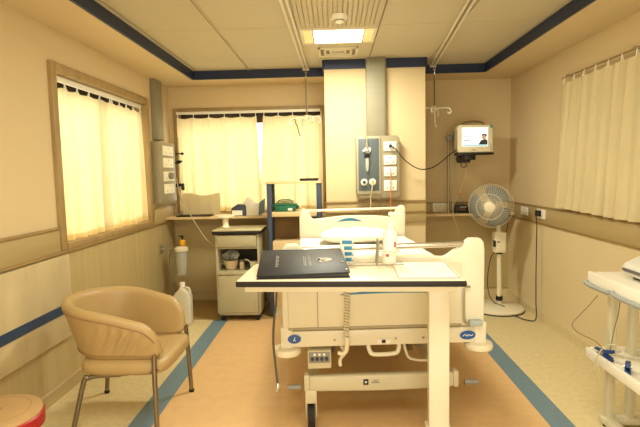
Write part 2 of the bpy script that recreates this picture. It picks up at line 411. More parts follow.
# added sheet, coloured as the shaded lower part of the left back curtain
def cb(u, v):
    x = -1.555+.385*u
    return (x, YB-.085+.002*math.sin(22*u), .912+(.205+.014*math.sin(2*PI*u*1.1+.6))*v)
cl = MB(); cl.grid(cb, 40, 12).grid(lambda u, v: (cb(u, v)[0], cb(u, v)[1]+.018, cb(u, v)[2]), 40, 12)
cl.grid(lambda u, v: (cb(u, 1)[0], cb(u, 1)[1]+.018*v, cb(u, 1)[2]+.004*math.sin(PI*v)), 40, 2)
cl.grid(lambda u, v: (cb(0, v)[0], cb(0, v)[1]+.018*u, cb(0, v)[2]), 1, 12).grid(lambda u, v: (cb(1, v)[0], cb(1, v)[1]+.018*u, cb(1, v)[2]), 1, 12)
tag(cl.build('curtain_shade_band', shade_band_m, origin=(-1.36, YB-.08, .905)), 'beige wavy-topped sheet standing in for the shaded lower part of the left back curtain', 'cloth')
# right wall curtain
rr = rod('thin curtain rail high on the right wall', (XR-.05, 1.5, 1.988), (XR-.05, 3.76, 1.988), .006, .012, 'x', rail_lip)
for y in (1.8, 2.9, 3.7):
    MB().box(XR-.05, XR, y-.012, y+.012, 1.992, 2.006, .003).build('bracket', steel, rr)
curtain('unlit cream curtain hanging on the right wall above the rail', ('x', XR-.055, -1), 1.55, 3.72, 1.955, 1.0, curt_r, 17, .014, None, B1=3.83, hooks=16, seed=5)

# ------------------------------------------------------------------ wall services
def trunk_left():
    t = thing('cable_trunk', 'tall grey metal trunking on the left wall above its socket unit', 'trunking', (XL+.045, 4.5, 1.64))
    MB().box(XL, XL+.045, 4.47, 4.66, 1.655, ZS-.001, .004).build('duct', alu, t)
    MB().box(XL+.045, XL+.049, 4.48, 4.65, 1.66, ZS-.004, .001).build('cover', alu, t)
trunk_left()
def socket(parent, face, cx, cz, wd, ht, plane, holes=3, dark=False):
    """face plate as part, with holes as sub-part"""
    w2, h2 = wd/2, ht/2
    if plane[0] == 'y':
        y = plane[1]
        p = MB().box(cx-w2, cx+w2, y-.010, y, cz-h2, cz+h2, .003).build('socket', white_pl, parent)
        for (dx, dz) in ((0, .28), (-.25, -.22), (.25, -.22))[:holes]: MB().cyl((cx+dx*wd, y-.0115, cz+dz*ht), (cx+dx*wd, y-.009, cz+dz*ht), .0055, n=10).build('socket_hole', rubber, p)
    else:
        x, s = plane[1], plane[2]
        p = MB().box(min(x, x+.010*s), max(x, x+.010*s), cx-w2, cx+w2, cz-h2, cz+h2, .003).build('socket', white_pl, parent)
        for (dx, dz) in ((0, .28), (-.25, -.22), (.25, -.22))[:holes]: MB().cyl((x+.0115*s, cx+dx*wd, cz+dz*ht), (x+.009*s, cx+dx*wd, cz+dz*ht), .0055, n=10).build('socket_hole', rubber, p)
    return p
def unit_left():
    X0, X1 = XL, XL+.073
    t = thing('socket_unit', 'tall grey box with four white sockets on the left wall beside the window', 'socket unit', (XL+.05, 4.58, 1.06))
    MB().box(X0, X1, 4.42, 4.87, 1.06, 1.635, .006).build('box', unit_m, t)
    for z in (1.555, 1.44, 1.31, 1.19):
        socket(t, None, 4.65, z, .28, .092, ('x', X1, 1))
    k = MB().lathe([(0, 0), (.03, 0), (.034, .02), (.03, .042), (0, .045)], (X1+.010, 4.65, 1.315), 18, Matrix.Rotation(PI/2, 4, 'Y')).build('plug', grey_pl, t)
    lab(k, 'round grey plug')
    MB().tube([(X1+.05, 4.65, 1.315), (X1+.08, 4.65, 1.27), (X1+.10, 4.66, 1.12), (X1+.16, 4.68, .99), (X1+.24, 4.64, .86), (X1+.36, 4.58, .70), (X1+.46, 4.56, .62)], .005, 6, smooth=6).build('cable', cable_w, t)
unit_left()
def trunk_centre():
    t = thing('cable_trunk', 'wide grey metal trunking running up the pillar above the gas panel', 'trunking', (.375, PY, 1.61))
    MB().box(.294, .456, PY-.075, PY, 1.617, ZC-.002, .004).build('duct', alu, t)
    MB().box(.306, .444, PY-.079, PY-.075, 1.617, ZC-.004, .001).build('cover', alu, t)
    MB().box(.456, .468, PY-.05, PY, 1.617, ZC-.002, .003).build('side_channel', steel, t)
trunk_centre()
def gas_unit():
    y = PY-.10
    t = thing('bed_head_unit', 'bed head unit on the pillar with slate gas panel and four sockets', 'medical gas panel', (.38, PY, 1.10))
    MB().prism([(.196, 1.135), (.215, 1.085), (.555, 1.085), (.572, 1.12), (.572, 1.60), (.548, 1.622), (.196, 1.622)], 'y', y, PY, .006).build('box', unit_m, t)
    MB().box(.200, .408, y-.014, y, 1.122, 1.612, .004).build('panel_frame', M('panel_frame', 'A89F86', .4, var=.03), t)
    MB().box(.216, .392, y-.019, y-.014, 1.150, 1.598, .002).build('gas_panel', gas_panel, t)
    for z in (1.528, 1.412, 1.312, 1.192):
        socket(t, None, .490, z, .108, .080 if z > 1.2 else .09, ('y', y, ))
    R = Matrix.Rotation(PI/2, 4, 'X')
    def outlet(x, z, knob):
        o = MB().lathe([(0, 0), (.027, 0), (.030, .01), (.024, .018), (.024, .022), (0, .022)], (x, y-.019, z), 22, R).build('gas_outlet', white_pl, t)
        k = MB().lathe([(0, .02), (.013, .02), (.013, .034), (0, .036)], (x, y-.019, z), 14, R).build('outlet_core', knob, o)
    outlet(.262, 1.225, black); outlet(.335, 1.225, yellow_m); outlet(.296, 1.50, black)
    # flow meter plugged in the upper outlet
    f = MB().cyl((.289, y-.045, 1.50), (.289, y-.045, 1.56), .013, n=14).cyl((.255, y-.045, 1.49), (.30, y-.045, 1.50), .012, n=12).build('flow_meter_body', chrome, t)
    MB().lathe([(0, 0), (.020, 0), (.020, .024), (0, .024)], (.289, y-.045, 1.435), 16).cyl((.265, y-.045, 1.447), (.312, y-.045, 1.447), .008).build('flow_meter_knob', black, t)
    MB().lathe([(0, 0), (.010, .006), (.016, .03), (.016, .11), (.012, .118), (0, .118)], (.289, y-.045, 1.315), 16).build('flow_tube', clear, t)
    MB().cyl((.289, y-.045, 1.318), (.289, y-.045, 1.43), .005).build('flow_needle', white_pl, t)
    MB().tube([(.289, y-.045, 1.56), (.285, y-.05, 1.60), (.27, y-.03, 1.64), (.262, y-.012, 1.66)], .004, 6, smooth=5).build('tube', cable_w, t)
    lab(MB().tube([(.49, y-.012, 1.33), (.492, y-.03, 1.28), (.488, y-.03, 1.1), (.49, y-.03, 1.02), (.495, y-.02, .93)], .0045, 6, smooth=6).build('hose', orange_m, t), 'orange hose')
    MB().tube([(.335, y-.05, 1.225), (.325, y-.06, 1.16), (.315, y-.05, 1.08), (.315, y-.05, .98)], .005, 6, smooth=6).build('hose', cable_w, t)
    MB().tube([(.40, y-.012, 1.10), (.402, y-.02, 1.02), (.40, y-.02, .95)], .003, 6, smooth=4).build('cord', cable_m, t)
    MB().lathe([(0, 0), (.014, 0), (.014, .03), (0, .034)], (.49, y-.010, 1.53), 14, R).build('plug', cable_d, t)
gas_unit()
tag(MB().tube([(.49, PY-.145, 1.53), (.53, PY-.16, 1.50), (.62, PY-.13, 1.40), (.74, PY-.08, 1.33), (.86, PY-.0, 1.335), (.97, 4.40, 1.385), (1.08, 4.50, 1.46), (1.16, 4.58, 1.50)], .005, 6, smooth=8).build('power_cable', cable_d, origin=(.86, PY, 1.335)), 'dark cable drooping from the top pillar socket to the monitor', 'cable')

# thin drip tube clamp by the back window
def clamp():
    t = thing('flow_regulator', 'slim pole with black knobs at the left edge of the back window', 'medical pole', (-1.565, YB-.10, .905))
    MB().cyl((-1.565, YB-.10, .905), (-1.565, YB-.10, 1.70), .0045, n=8).build('pole', cable_w, t)
    MB().cyl((-1.60, YB-.10, 1.535), (-1.53, YB-.10, 1.535), .007).lathe([(0, -.016), (.016, -.008), (.016, .008), (0, .016)], (-1.53, YB-.10, 1.535), 12).build('cross_knob', black, t)
    MB().lathe([(0, -.02), (.022, -.012), (.026, 0), (.02, .014), (0, .02)], (-1.565, YB-.115, 1.452), 12).cyl((-1.60, YB-.115, 1.44), (-1.53, YB-.115, 1.46), .009).build('knob', black, t)
    MB().prism([(-1.605, 1.20), (-1.60, 1.235), (-1.52, 1.235), (-1.52, 1.165), (-1.545, 1.165), (-1.55, 1.205)], 'y', YB-.13, YB-.10, .004).build('clip', black, t)
clamp()

# suction canister low on the left wall
def canister():
    cx, cy = -1.468, 4.50
    t = thing('suction_canister', 'wall suction jar with yellow knob on the left wall in the corner', 'suction canister', (cx, cy, .36))
    MB().lathe([(0, .37), (.050, .37), (.054, .39), (.056, .60), (.052, .60), (.050, .395), (0, .385)], (cx, cy, 0), 24).build('jar', clear, t)
    MB().lathe([(0, .60), (.064, .60), (.064, .628), (.054, .636), (.02, .645), (0, .645)], (cx, cy, 0), 24).build('lid', cream_pl, t)
    MB().cyl((cx, cy, .64), (cx, cy, .665), .014).build('stem', chrome, t)
    lab(MB().lathe([(0, .643), (.024, .65), (.030, .672), (.027, .698), (.013, .706), (0, .708)], (cx+.015, cy, 0), 18).build('regulator_knob', yellow_m, t), 'round yellow knob')
    MB().cyl((cx+.015, cy, .705), (cx+.015, cy, .745), .010).cyl((cx-.015, cy, .737), (cx+.02, cy, .737), .007).build('valve', black, t)
    MB().box(XL+.012, cx+.0, cy-.012, cy+.012, .605, .625, .004).box(XL+.012, XL+.022, cy-.04, cy+.04, .57, .66, .004).build('bracket', unit_m, t)
    MB().tube([(cx-.05, cy-.02, .64), (cx-.09, cy-.03, .60), (cx-.11, cy-.03, .45), (cx-.07, cy-.04, .28), (cx-.05, cy-.05, .18), (cx-.04, cy-.12, .12)], .006, 6, smooth=6).build('hose', cable_m, t)
canister()
def jug():
    cx, cy = -1.352, 4.13
    t = thing('jerrycan', 'white plastic jug standing on the floor behind the tan chair', 'jug', (cx, cy, 0))
    prof = [(-.075, 0), (.075, 0), (.075, .25), (.06, .29), (.02, .325), (.02, .34), (-.02, .34), (-.025, .32), (-.075, .27)]
    MB().prism([(cx+u, v) for u, v in prof], 'y', cy-.05, cy+.05, .016, 3).build('body', jerry_m, t)
    MB().lathe([(0, .338), (.024, .338), (.024, .37), (.02, .378), (0, .378)], (cx, cy, 0), 16).build('cap', white_pl, t)
    MB().tube([(cx+.02, cy, .33), (cx+.055, cy, .325), (cx+.07, cy, .28)], .009, 8, smooth=4).build('handle', jerry_m, t)
jug()

# sockets on the right wall and back wall
def wall_box(lbl, loc, wd, ht, plane, holes=3, switch=False):
    t = thing('wall_socket', lbl, 'socket', loc)
    if plane == 'x':
        MB().box(XR-.036, XR-.024, loc[1]-wd/2, loc[1]+wd/2, loc[2]-ht/2, loc[2]+ht/2, .003).build('face_plate', white_pl, t)
        for dy, dz in ((0, .22), (-.2, -.18), (.2, -.18)): MB().cyl((XR-.0375, loc[1]+dy*wd, loc[2]+dz*ht), (XR-.035, loc[1]+dy*wd, loc[2]+dz*ht), .005, n=8).build('socket_hole', rubber, t)
    else:
        MB().box(loc[0]-wd/2, loc[0]+wd/2, YB-.036, YB-.022, loc[2]-ht/2, loc[2]+ht/2, .003).build('face_plate', white_pl, t)
        for k in (-.28, 0, .28): MB().box(loc[0]+k*wd-.018, loc[0]+k*wd+.018, YB-.041, YB-.035, loc[2]-.022, loc[2]+.022, .002).build('switch', cream_pl, t)
    return t
wall_box('white socket on the right wall rail nearest the corner, nothing plugged in', (XR-.024, 4.49, .922), .15, .075, 'x')
wall_box('white socket on the right wall rail with a black plug in it', (XR-.024, 4.13, .925), .15, .082, 'x')
wall_box('wide white switch plate on the back wall behind the monitor pole', (1.08, YB-.022, .935), .145, .09, 'y')
t = thing('power_plug', 'black plug in the right wall socket with cable looping down to the fan', 'plug', (XR-.06, 4.135, .93))
MB().box(XR-.075, XR-.036, 4.115, 4.16, .905, .955, .006).build('plug_body', black, t)
MB().tube([(XR-.07, 4.137, .905), (XR-.066, 4.13, .80), (XR-.07, 4.12, .45), (XR-.075, 4.10, .18), (XR-.09, 4.06, .03), (XR-.14, 4.10, .008), (XR-.19, 4.19, .008), (XR-.215, 4.28, .015), (1.545, 4.38, .052), (1.49, 4.44, .064)], .0045, 6, smooth=8).build('cable', cable_d, t)

# ------------------------------------------------------------------ ceiling fixtures
def lamp():
    t = thing('ceiling_light', 'lit recessed ceiling light with yellowish reflectors at both ends', 'ceiling light', (.05, 3.56, ZC))
    x0, x1, y0, y1 = -.195, .298, 3.365, 3.69
    b = MB(); z0, z1 = ZC-.012, ZC+.002
    b.box(x0-.02, x1+.02, y0-.02, y0, z0, z1, .002).box(x0-.02, x1+.02, y1, y1+.02, z0, z1, .002).box(x0-.02, x0, y0, y1, z0, z1, .002).box(x1, x1+.02, y0, y1, z0, z1, .002)
    b.build('frame', cream_pl, t)
    MB().box(x0+.074, x1-.074, y0, y1, ZC-.008, ZC, .001).build('diffuser', lamp_m, t)
    MB().box(x0, x0+.066, y0, y1, ZC-.007, ZC, .001).build('reflector', lamp_side, t)
    MB().box(x1-.066, x1, y0, y1, ZC-.007, ZC, .001).build('reflector', lamp_side, t)
    MB().box(x0+.066, x0+.074, y0, y1, z0, ZC).build('divider', steel, t)
    MB().box(x1-.074, x1-.066, y0, y1, z0, ZC).build('divider', steel, t)
    for xa in (x0+.084, x1-.142):
        m = MB().box(xa, xa+.06, y0+.002, y0+.006, ZC-.010, ZC-.0078)
        for k in range(8): m.box(xa+k*.008, xa+k*.008+.003, y0+.0, y0+.05, ZC-.010, ZC-.0078)
        m.build('louvre', grey_pl, t)
lamp()
def vent():
    t = thing('ceiling_vent', 'slatted square air vent in the ceiling just behind the light', 'ceiling vent', (.055, 3.99, ZC))
    x0, x1, y0, y1 = -.105, .212, 3.85, 4.12
    b = MB()
    for a in (0, .045, .09):
        z0 = ZC-.014+a*.06
        b.box(x0+a, x1-a, y0+a, y0+a+.018, z0, ZC, .002).box(x0+a, x1-a, y1-a-.018, y1-a, z0, ZC, .002).box(x0+a, x0+a+.018, y0+a, y1-a, z0, ZC, .002).box(x1-a-.018, x1-a, y0+a, y1-a, z0, ZC, .002)
    b.build('frame', cream_pl, t)
    MB().box(x0+.01, x1-.01, y0+.01, y1-.01, ZC-.003, ZC).build('opening', M('vent_shadow_grey', '8A7E62', .8), t)
vent()
t = thing('smoke_detector', 'round white smoke detector on the slatted ceiling strip', 'smoke detector', (.052, 3.09, ZC))
MB().lathe([(0, -.002), (.055, -.002), (.055, -.014), (.046, -.026), (.030, -.030), (.024, -.044), (0, -.046)], (.052, 3.09, ZC), 28).build('body', white_pl, t)
MB().lathe([(.026, -.032), (.034, -.032), (.034, -.036), (.026, -.036)], (.052, 3.09, ZC), 24).build('sensor_ring', grey_pl, t)

def hanger(lbl, x, y, ztop, zmid, hooks, group):
    t = thing('drip_hanger', lbl, 'drip hanger', (x, y, zmid), 0, group)
    ch = MB(); z = ztop
    for k in range(3):
        a = k % 2
        pts = [(x+(.010*math.cos(q) if not a else 0), y+(.010*math.cos(q) if a else 0), z-.022-.022*math.sin(q)) for q in [2*PI*i/10 for i in range(10)]]
        ch.tube(pts, .003, 6, closed=True); z -= .034
    ch.build('chain', chrome, t)
    MB().cyl((x, y, z+.004), (x, y, zmid+.02), .007, n=10).build('rod', M('hanger_rod', '7A6C4A', .5), t)
    MB().lathe([(0, -.03), (.012, -.025), (.014, .02), (.009, .03), (0, .032)], (x, y, zmid), 14).build('hub', cream_pl, t)
    for (dx, dy, dz) in hooks:
        MB().tube([(x, y, zmid), (x+dx*.4, y+dy*.4, zmid+.010), (x+dx*.8, y+dy*.8, zmid+.004+dz), (x+dx, y+dy, zmid-.006+dz), (x+dx*1.08, y+dy*1.08, zmid-.034+dz), (x+dx*.96, y+dy*.96, zmid-.050+dz), (x+dx*.86, y+dy*.86, zmid-.034+dz)], .0058, 7, smooth=5).build('hook', white_pl, t)
    MB().tube([(x, y, zmid-.02), (x+.004, y, zmid-.10), (x+.006, y, zmid-.145), (x+.016, y, zmid-.165), (x+.022, y, zmid-.15)], .008, 8, smooth=4, r2=.004).build('tail_hook', cream_pl, t)
    return t
hanger('metal drip hanger hanging from the left ceiling track before the back window', -.238, 4.50, ZC-.022, 1.815, ((-.15, -.03, -.0), (.12, -.02, .01), (-.05, .13, .0), (.06, -.13, -.0)), 'ceiling drip hangers')
hanger('metal drip hanger hanging from the right ceiling track beside the monitor', .935, 4.50, ZC-.022, 1.875, ((-.145, -.02, 0), (.145, .02, .008), (.06, .12, .0), (-.05, -.13, -.0)), 'ceiling drip hangers')
tag(MB().tube([(-.345, 4.48, 1.785), (-.325, 4.48, 1.74), (-.315, 4.48, 1.69), (-.30, 4.48, 1.655)], .0055, 6, smooth=4).tube([(-.36, 4.48, 1.80), (-.352, 4.48, 1.815), (-.34, 4.48, 1.80), (-.345, 4.48, 1.785)], .004, 6, smooth=3).build('pull_strap', cable_m, origin=(-.33, 4.48, 1.74)), 'short dark strap dangling from the left drip hanger', 'strap')

# ------------------------------------------------------------------ monitor
def monitor():
    x0, x1, z0, z1, y = 1.168, 1.500, 1.474, 1.734, 4.58
    t = thing('patient_monitor', 'cream patient monitor with lit screen mounted high on the back wall', 'monitor', (1.33, y+.1, 1.46))
    MB().prism([(x0+.01, z0), (x1-.008, z0), (x1, z0+.02), (x1-.004, z1-.005), (x0+.012, z1), (x0, z1-.03), (x0, z0+.02)], 'y', y, y+.13, .01, 3).build('case', cream_pl, t)
    s = MB().box(x0+.040, x1-.050, y-.004, y+.006, z0+.055, z1-.028, .002).build('screen', screen_m, t)
    xa, xb, za, zb = x0+.044, x1-.054, z0+.059, z1-.032
    MB().box(xa, xb, y-.0052, y-.004, za, za+.014).build('status_strip', scr_blue, s)
    m = MB()
    for z, a, c in ((zb-.022, .012, .052), (zb-.075, .01, .085), (zb-.085, .01, .06), (zb-.112, .01, .09), (zb-.118, .01, .07)): m.box(xa+a, xa+c, y-.0052, y-.004, z, z+.004)
    m.build('text_line', scr_ink, s)
    m = MB().prism([(xb-.085, za+.014), (xb-.002, za+.014), (xb-.004, za+.052), (xb-.02, za+.062), (xb-.06, za+.054)], 'y', y-.0054, y-.004)
    m.build('picture', scr_dark, s)
    MB().prism([(xb-.034-.018*math.cos(q), za+.080+.023*math.sin(q)) for q in [2*PI*i/14 for i in range(14)]], 'y', y-.0056, y-.004).build('picture', skin_m, s)
    MB().prism([(xb-.032-.023*math.cos(q), za+.096+.017*math.sin(q)) for q in [2*PI*i/14 for i in range(14)]], 'y', y-.0053, y-.004).build('picture', scr_dark, s)
    MB().tube([(x0+.05, y+.06, z1-.004), (x0+.07, y+.06, z1+.022), (x0+.16, y+.06, z1+.033), (x1-.09, y+.06, z1+.022), (x1-.07, y+.06, z1-.004)], .009, 8, smooth=6).build('handle', M('handle_brown', '7A6844', .5), t)
    lab(MB().box(x1-.032, x1-.008, y-.004, y+.004, z1-.035, z1-.006, .002).build('alarm_lamp', M('teal_lamp', '3F9A86', .4), t), 'teal lamp in the corner')
    m = MB()
    for k in range(3): m.lathe([(0, 0), (.006, 0), (.006, .006), (0, .007)], (x1-.022, y, z0+.03+.022*k), 10, Matrix.Rotation(PI/2, 4, 'X'))
    m.build('button', grey_pl, t)
    MB().box(x0+.13, x0+.17, y-.002, y+.001, z0+.02, z0+.026).build('name_strip', grey_pl, t)
    MB().box(x0-.02, x0, y+.03, y+.11, z0+.03, z1-.05, .006).build('side_module', unit_m, t)
    b = MB().box(x0-.005, x1+.005, y-.005, y+.12, z0-.024, z0-.002, .004).box(x0+.065, x0+.17, y+.0, y+.09, z0-.07, z0-.022, .006).box(x0+.075, x0+.125, y+.01, y+.07, z0-.095, z0-.07, .005)
    b.box(x0+.08, x0+.13, y+.06, YB-.001, z0-.07, z0-.03, .004).box(x0+.09, x0+.17, YB-.02, YB, z0-.09, z0+.02, .004)
    b.build('bracket', black, t)
    MB().tube([(x0+.06, y+.03, z0-.07), (x0+.03, y+.0, z0-.11), (x0+.05, y-.01, z0-.14), (x0+.09, y+.01, z0-.12), (x0+.085, y+.03, z0-.09)], .004, 6, smooth=5).build('cable', cable_d, t)
monitor()
def mpole():
    x, y = 1.125, 4.66
    t = thing('drip_pole', 'thin grey pole with hoses standing on the back ledge under the monitor', 'pole', (x, 4.76, .885))
    MB().cyl((x, 4.76, .886), (x, 4.76, 1.69), .011, n=12).build('pole', steel, t)
    MB().tube([(x+.045, 4.72, 1.60), (x+.03, 4.71, 1.30), (x+.026, 4.71, 1.05), (x+.032, 4.70, .92)], .005, 6, smooth=6).build('hose', cable_w, t)
    MB().box(x-.02, x+.05, 4.735, 4.785, 1.60, 1.65, .005).build('clamp', grey_pl, t)
    MB().tube([(x+.14, 4.62, 1.40), (x+.13, 4.64, 1.25), (x+.10, 4.66, 1.13), (x+.055, 4.68, 1.02), (x+.03, 4.69, .95), (x+.03, 4.66, .86), (x+.06, 4.64, .76), (x+.07, 4.64, .70)], .0035, 6, smooth=6).build('lead', cable_w, t)
    lab(MB().lathe([(0, -.014), (.011, -.008), (.011, .008), (0, .014)], (x+.085, 4.665, 1.08), 12).build('lead_connector', orange_m, t), 'small orange connector')
    MB().tube([(x-.01, 4.74, .90), (x-.05, 4.70, .93), (x-.13, 4.69, .91), (x-.17, 4.68, .82), (x-.23, 4.66, .73), (x-.27, 4.64, .69)], .0035, 6, smooth=6).build('lead', cable_w, t)
mpole()
t = thing('probe_holder', 'black cradle device on the right-hand back ledge beside the fan', 'device', (1.27, 4.80, .886))
MB().prism([(1.175, .886), (1.375, .886), (1.365, .905), (1.20, .905)], 'y', 4.74, 4.86, .004).build('base', black, t)
MB().prism([(1.19, .905), (1.21, .965), (1.30, .972), (1.345, .935), (1.355, .905), (1.33, .905), (1.30, .93), (1.235, .93), (1.22, .905)], 'y', 4.75, 4.85, .004).build('cradle', black, t)
MB().box(1.235, 1.30, 4.745, 4.75, .94, .955, .001).build('label_strip', grey_pl, t)

# ------------------------------------------------------------------ bedside locker
def locker():
    x0, x1, y0, y1 = -1.062, -.672, 4.193, 4.55
    t = thing('bedside_locker', 'cream bedside locker on castors with open shelf above its door', 'bedside locker', ((x0+x1)/2, (y0+y1)/2, 0))
    b = MB(); w_ = .018
    b.box(x0, x0+w_, y0, y1, .055, .788, .003).box(x1-w_, x1, y0, y1, .055, .788, .003).box(x0, x1, y1-.01, y1, .055, .788).box(x0, x1, y0, y1, .055, .075, .003)
    b.box(x0+w_, x1-w_, y0+.004, y1, .425, .45, .002).box(x0+w_, x1-w_, y0+.004, y1, .655, .67, .002)
    b.build('body', locker_m, t)
    MB().box(x0+w_, x1-w_, y1-.014, y1-.010, .45, .655).build('niche_back', M('niche_dark', '3E3A28', .7), t)
    MB().box(x0-.02, x1+.02, y0-.02, y1+.005, .816, .826, .003).build('top', locker_top, t)
    lab(MB().box(x0-.021, x1+.021, y0-.021, y1+.006, .788, .816, .003).build('top_edging', edge_dark, t), 'dark edging under the top')
    MB().box(x0+w_+.002, x1-w_-.002, y0-.012, y0+.01, .675, .780, .004).build('drawer', locker_m, t)
    d = MB().box(x0+w_+.002, x1-w_-.002, y0-.012, y0+.01, .08, .42, .004).build('door', locker_m, t)
    MB().box(x0+.02, x1-.02, y0-.014, y0+.006, .424, .447, .004).build('shelf_lip', locker_m, t)
    for cx in (x0+.04, x1-.04):
        for cy in (y0+.04, y1-.04):
            c = MB().cyl((cx-.014, cy, .030), (cx+.014, cy, .030), .030, n=18).build('castor', rubber, t)
            MB().box(cx-.016, cx+.016, cy-.02, cy+.02, .048, .058, .003).build('castor_fork', steel, c)
locker()
Yi = 4.33
t = thing('bowl', 'beige bowl on the open shelf of the locker', 'bowl', (-.955, Yi, .45))
MB().lathe([(0, .452), (.045, .452), (.052, .46), (.066, .51), (.066, .535), (.060, .535), (.056, .51), (.04, .468), (0, .464)], (-.955, Yi, 0), 22).build('vessel', china, t)
MB().tube([(-1.02, Yi, .52), (-1.045, Yi-.01, .535), (-1.05, Yi-.01, .51), (-1.018, Yi, .495)], .005, 6, smooth=4).build('handle', china, t)
b = MB()
def bag(u, v):
    th = 2*PI*u; ph = PI*v; r = .046+.010*math.sin(5*th+2*ph)+.009*math.sin(9*th+7*v)
    return (-.955+1.35*r*math.sin(ph)*math.cos(th), Yi+r*.9*math.sin(ph)*math.sin(th), .578+.8*r*math.cos(ph))
b.grid(bag, 30, 16, True)
tag(b.build('plastic_bag', bag_m, origin=(-.955, Yi, .54)), 'crumpled clear plastic bag on top of the beige bowl', 'plastic bag')
t = thing('jar', 'small tan jar beside the bowl on the locker shelf', 'jar', (-.852, Yi-.02, .45))
MB().lathe([(0, .451), (.021, .451), (.023, .46), (.023, .51), (.018, .52), (0, .52)], (-.852, Yi-.02, 0), 18).build('body', china, t)
MB().lathe([(0, .52), (.02, .52), (.02, .535), (0, .536)], (-.852, Yi-.02, 0), 18).build('lid', grey_pl, t)
t = thing('feeding_spout', 'white curved spout cup at the right end of the locker shelf', 'cup', (-.745, Yi, .45))
MB().lathe([(0, .451), (.03, .451), (.036, .46), (.04, .515), (.036, .515), (.03, .465), (0, .46)], (-.745, Yi, 0), 18).build('cup', cup_m, t)
MB().tube([(-.77, Yi, .50), (-.80, Yi, .53), (-.83, Yi, .535)], .007, 7, smooth=4).build('spout', cup_m, t)
t = thing('paper_cup', 'white cup with a wide flat lid on the locker top', 'cup', (-1.0, 4.36, .826))
MB().lathe([(0, .827), (.036, .827), (.038, .835), (.026, .85), (.026, .905), (.04, .92), (0, .92)], (-1.0, 4.36, 0), 20).build('cup', cup_m, t)
MB().lathe([(0, .92), (.06, .92), (.072, .928), (.07, .936), (0, .936)], (-1.0, 4.36, 0), 24).build('lid', cup_m, t)

# ledge things, left
LZ = .906
t = thing('leaflet', 'loose white leaflets lying on the back ledge behind the locker', 'papers', (-1.07, 4.76, LZ))
MB().box(-1.19, -.985, 4.68, 4.84, LZ, LZ+.006, .001, mat=None).build('sheet', paper_m, t)
MB().box(-1.165, -1.0, 4.67, 4.82, LZ+.006, LZ+.010, .001).build('sheet', paper_m, t)
t = thing('magazine', 'thin dark magazine lying on the ledge under the back window', 'magazine', (-1.39, 4.76, LZ))
MB().box(-1.565, -1.225, 4.69, 4.83, LZ, LZ+.012, .002).build('pages', edge_dark, t)
MB().box(-1.42, -1.32, 4.688, 4.691, LZ+.002, LZ+.010).build('spine_mark', M('cover_blue', '2C3A5C', .5), t)
t = thing('glove_box', 'small dark box with a white side panel on the ledge behind the locker', 'box', (-.945, 4.74, LZ))
MB().prism([(-1.015, LZ), (-.875, LZ), (-.875, LZ+.105), (-.955, LZ+.115), (-1.015, LZ+.075)], 'y', 4.69, 4.79, .004).build('carton', M('carton_navy', '3A4052', .5), t)
lab(MB().prism([(-1.008, LZ+.006), (-.905, LZ+.006), (-.905, LZ+.055), (-1.008, LZ+.055)], 'y', 4.687, 4.691, 0).build('side_panel', paper_m, t), 'white side panel')
t = thing('tissue_box', 'white carton with slanted top and blue end on the ledge', 'box', (-.805, 4.74, LZ))
MB().prism([(-.865, LZ), (-.745, LZ), (-.735, LZ+.125), (-.79, LZ+.115), (-.85, LZ+.185), (-.895, LZ+.12), (-.868, LZ+.10)], 'y', 4.68, 4.80, .004).build('carton', M('carton_white', 'DDD6C2', .6), t)
lab(MB().prism([(-.742, LZ+.004), (-.700, LZ+.02), (-.690, LZ+.165), (-.735, LZ+.128)], 'y', 4.69, 4.79, .002).build('end_flap', M('carton_blue', '6E8798', .5), t), 'grey-blue end flap')

# ------------------------------------------------------------------ blue post rack
def rack():
    x0, x1, y0, y1 = -.608, -.115, 4.30, 4.58
    t = thing('storage_rack', 'storage rack with blue posts and beech shelves behind the bed', 'rack', ((x0+x1)/2, (y0+y1)/2, 0))
    for xx in (x0, x1-.045):
        for yy in (y0, y1-.03):
            MB().box(xx+.002, xx+.043, yy+.002, yy+.03, .02, 1.225, .004).build('post', blue_steel, t)
    MB().box(x0-.008, x1+.004, y0-.01, y1+.005, 1.222, 1.243, .004).build('shelf', beech, t)
    MB().box(x0+.044, x1-.044, y0-.006, y1, .925, .968, .004).build('shelf', beech, t)
    MB().box(x0+.044, x1-.044, y0+.2, y0+.215, .70, .93).build('niche_back', niche_m, t)
    MB().box(x0+.044, x1-.044, y0-.004, y1, .10, .70, .004).build('cupboard', beech, t)
    MB().box(x0+.044, x1-.044, y0+.02, y1, .0, .10, .002).build('plinth', cream_pl, t)
rack()
t = thing('instrument_tray', 'small dark tray lying on the right end of the top rack shelf', 'tray', (-.235, 4.42, 1.244))
MB().box(-.305, -.145, 4.34, 4.50, 1.2435, 1.258, .003).build('tray', black, t)
MB().box(-.31, -.14, 4.335, 4.347, 1.252, 1.266, .002).box(-.31, -.14, 4.493, 4.505, 1.252, 1.266, .002).box(-.31, -.298, 4.347, 4.493, 1.252, 1.266, .002).box(-.152, -.14, 4.347, 4.493, 1.252, 1.266, .002).build('rim', black, t)
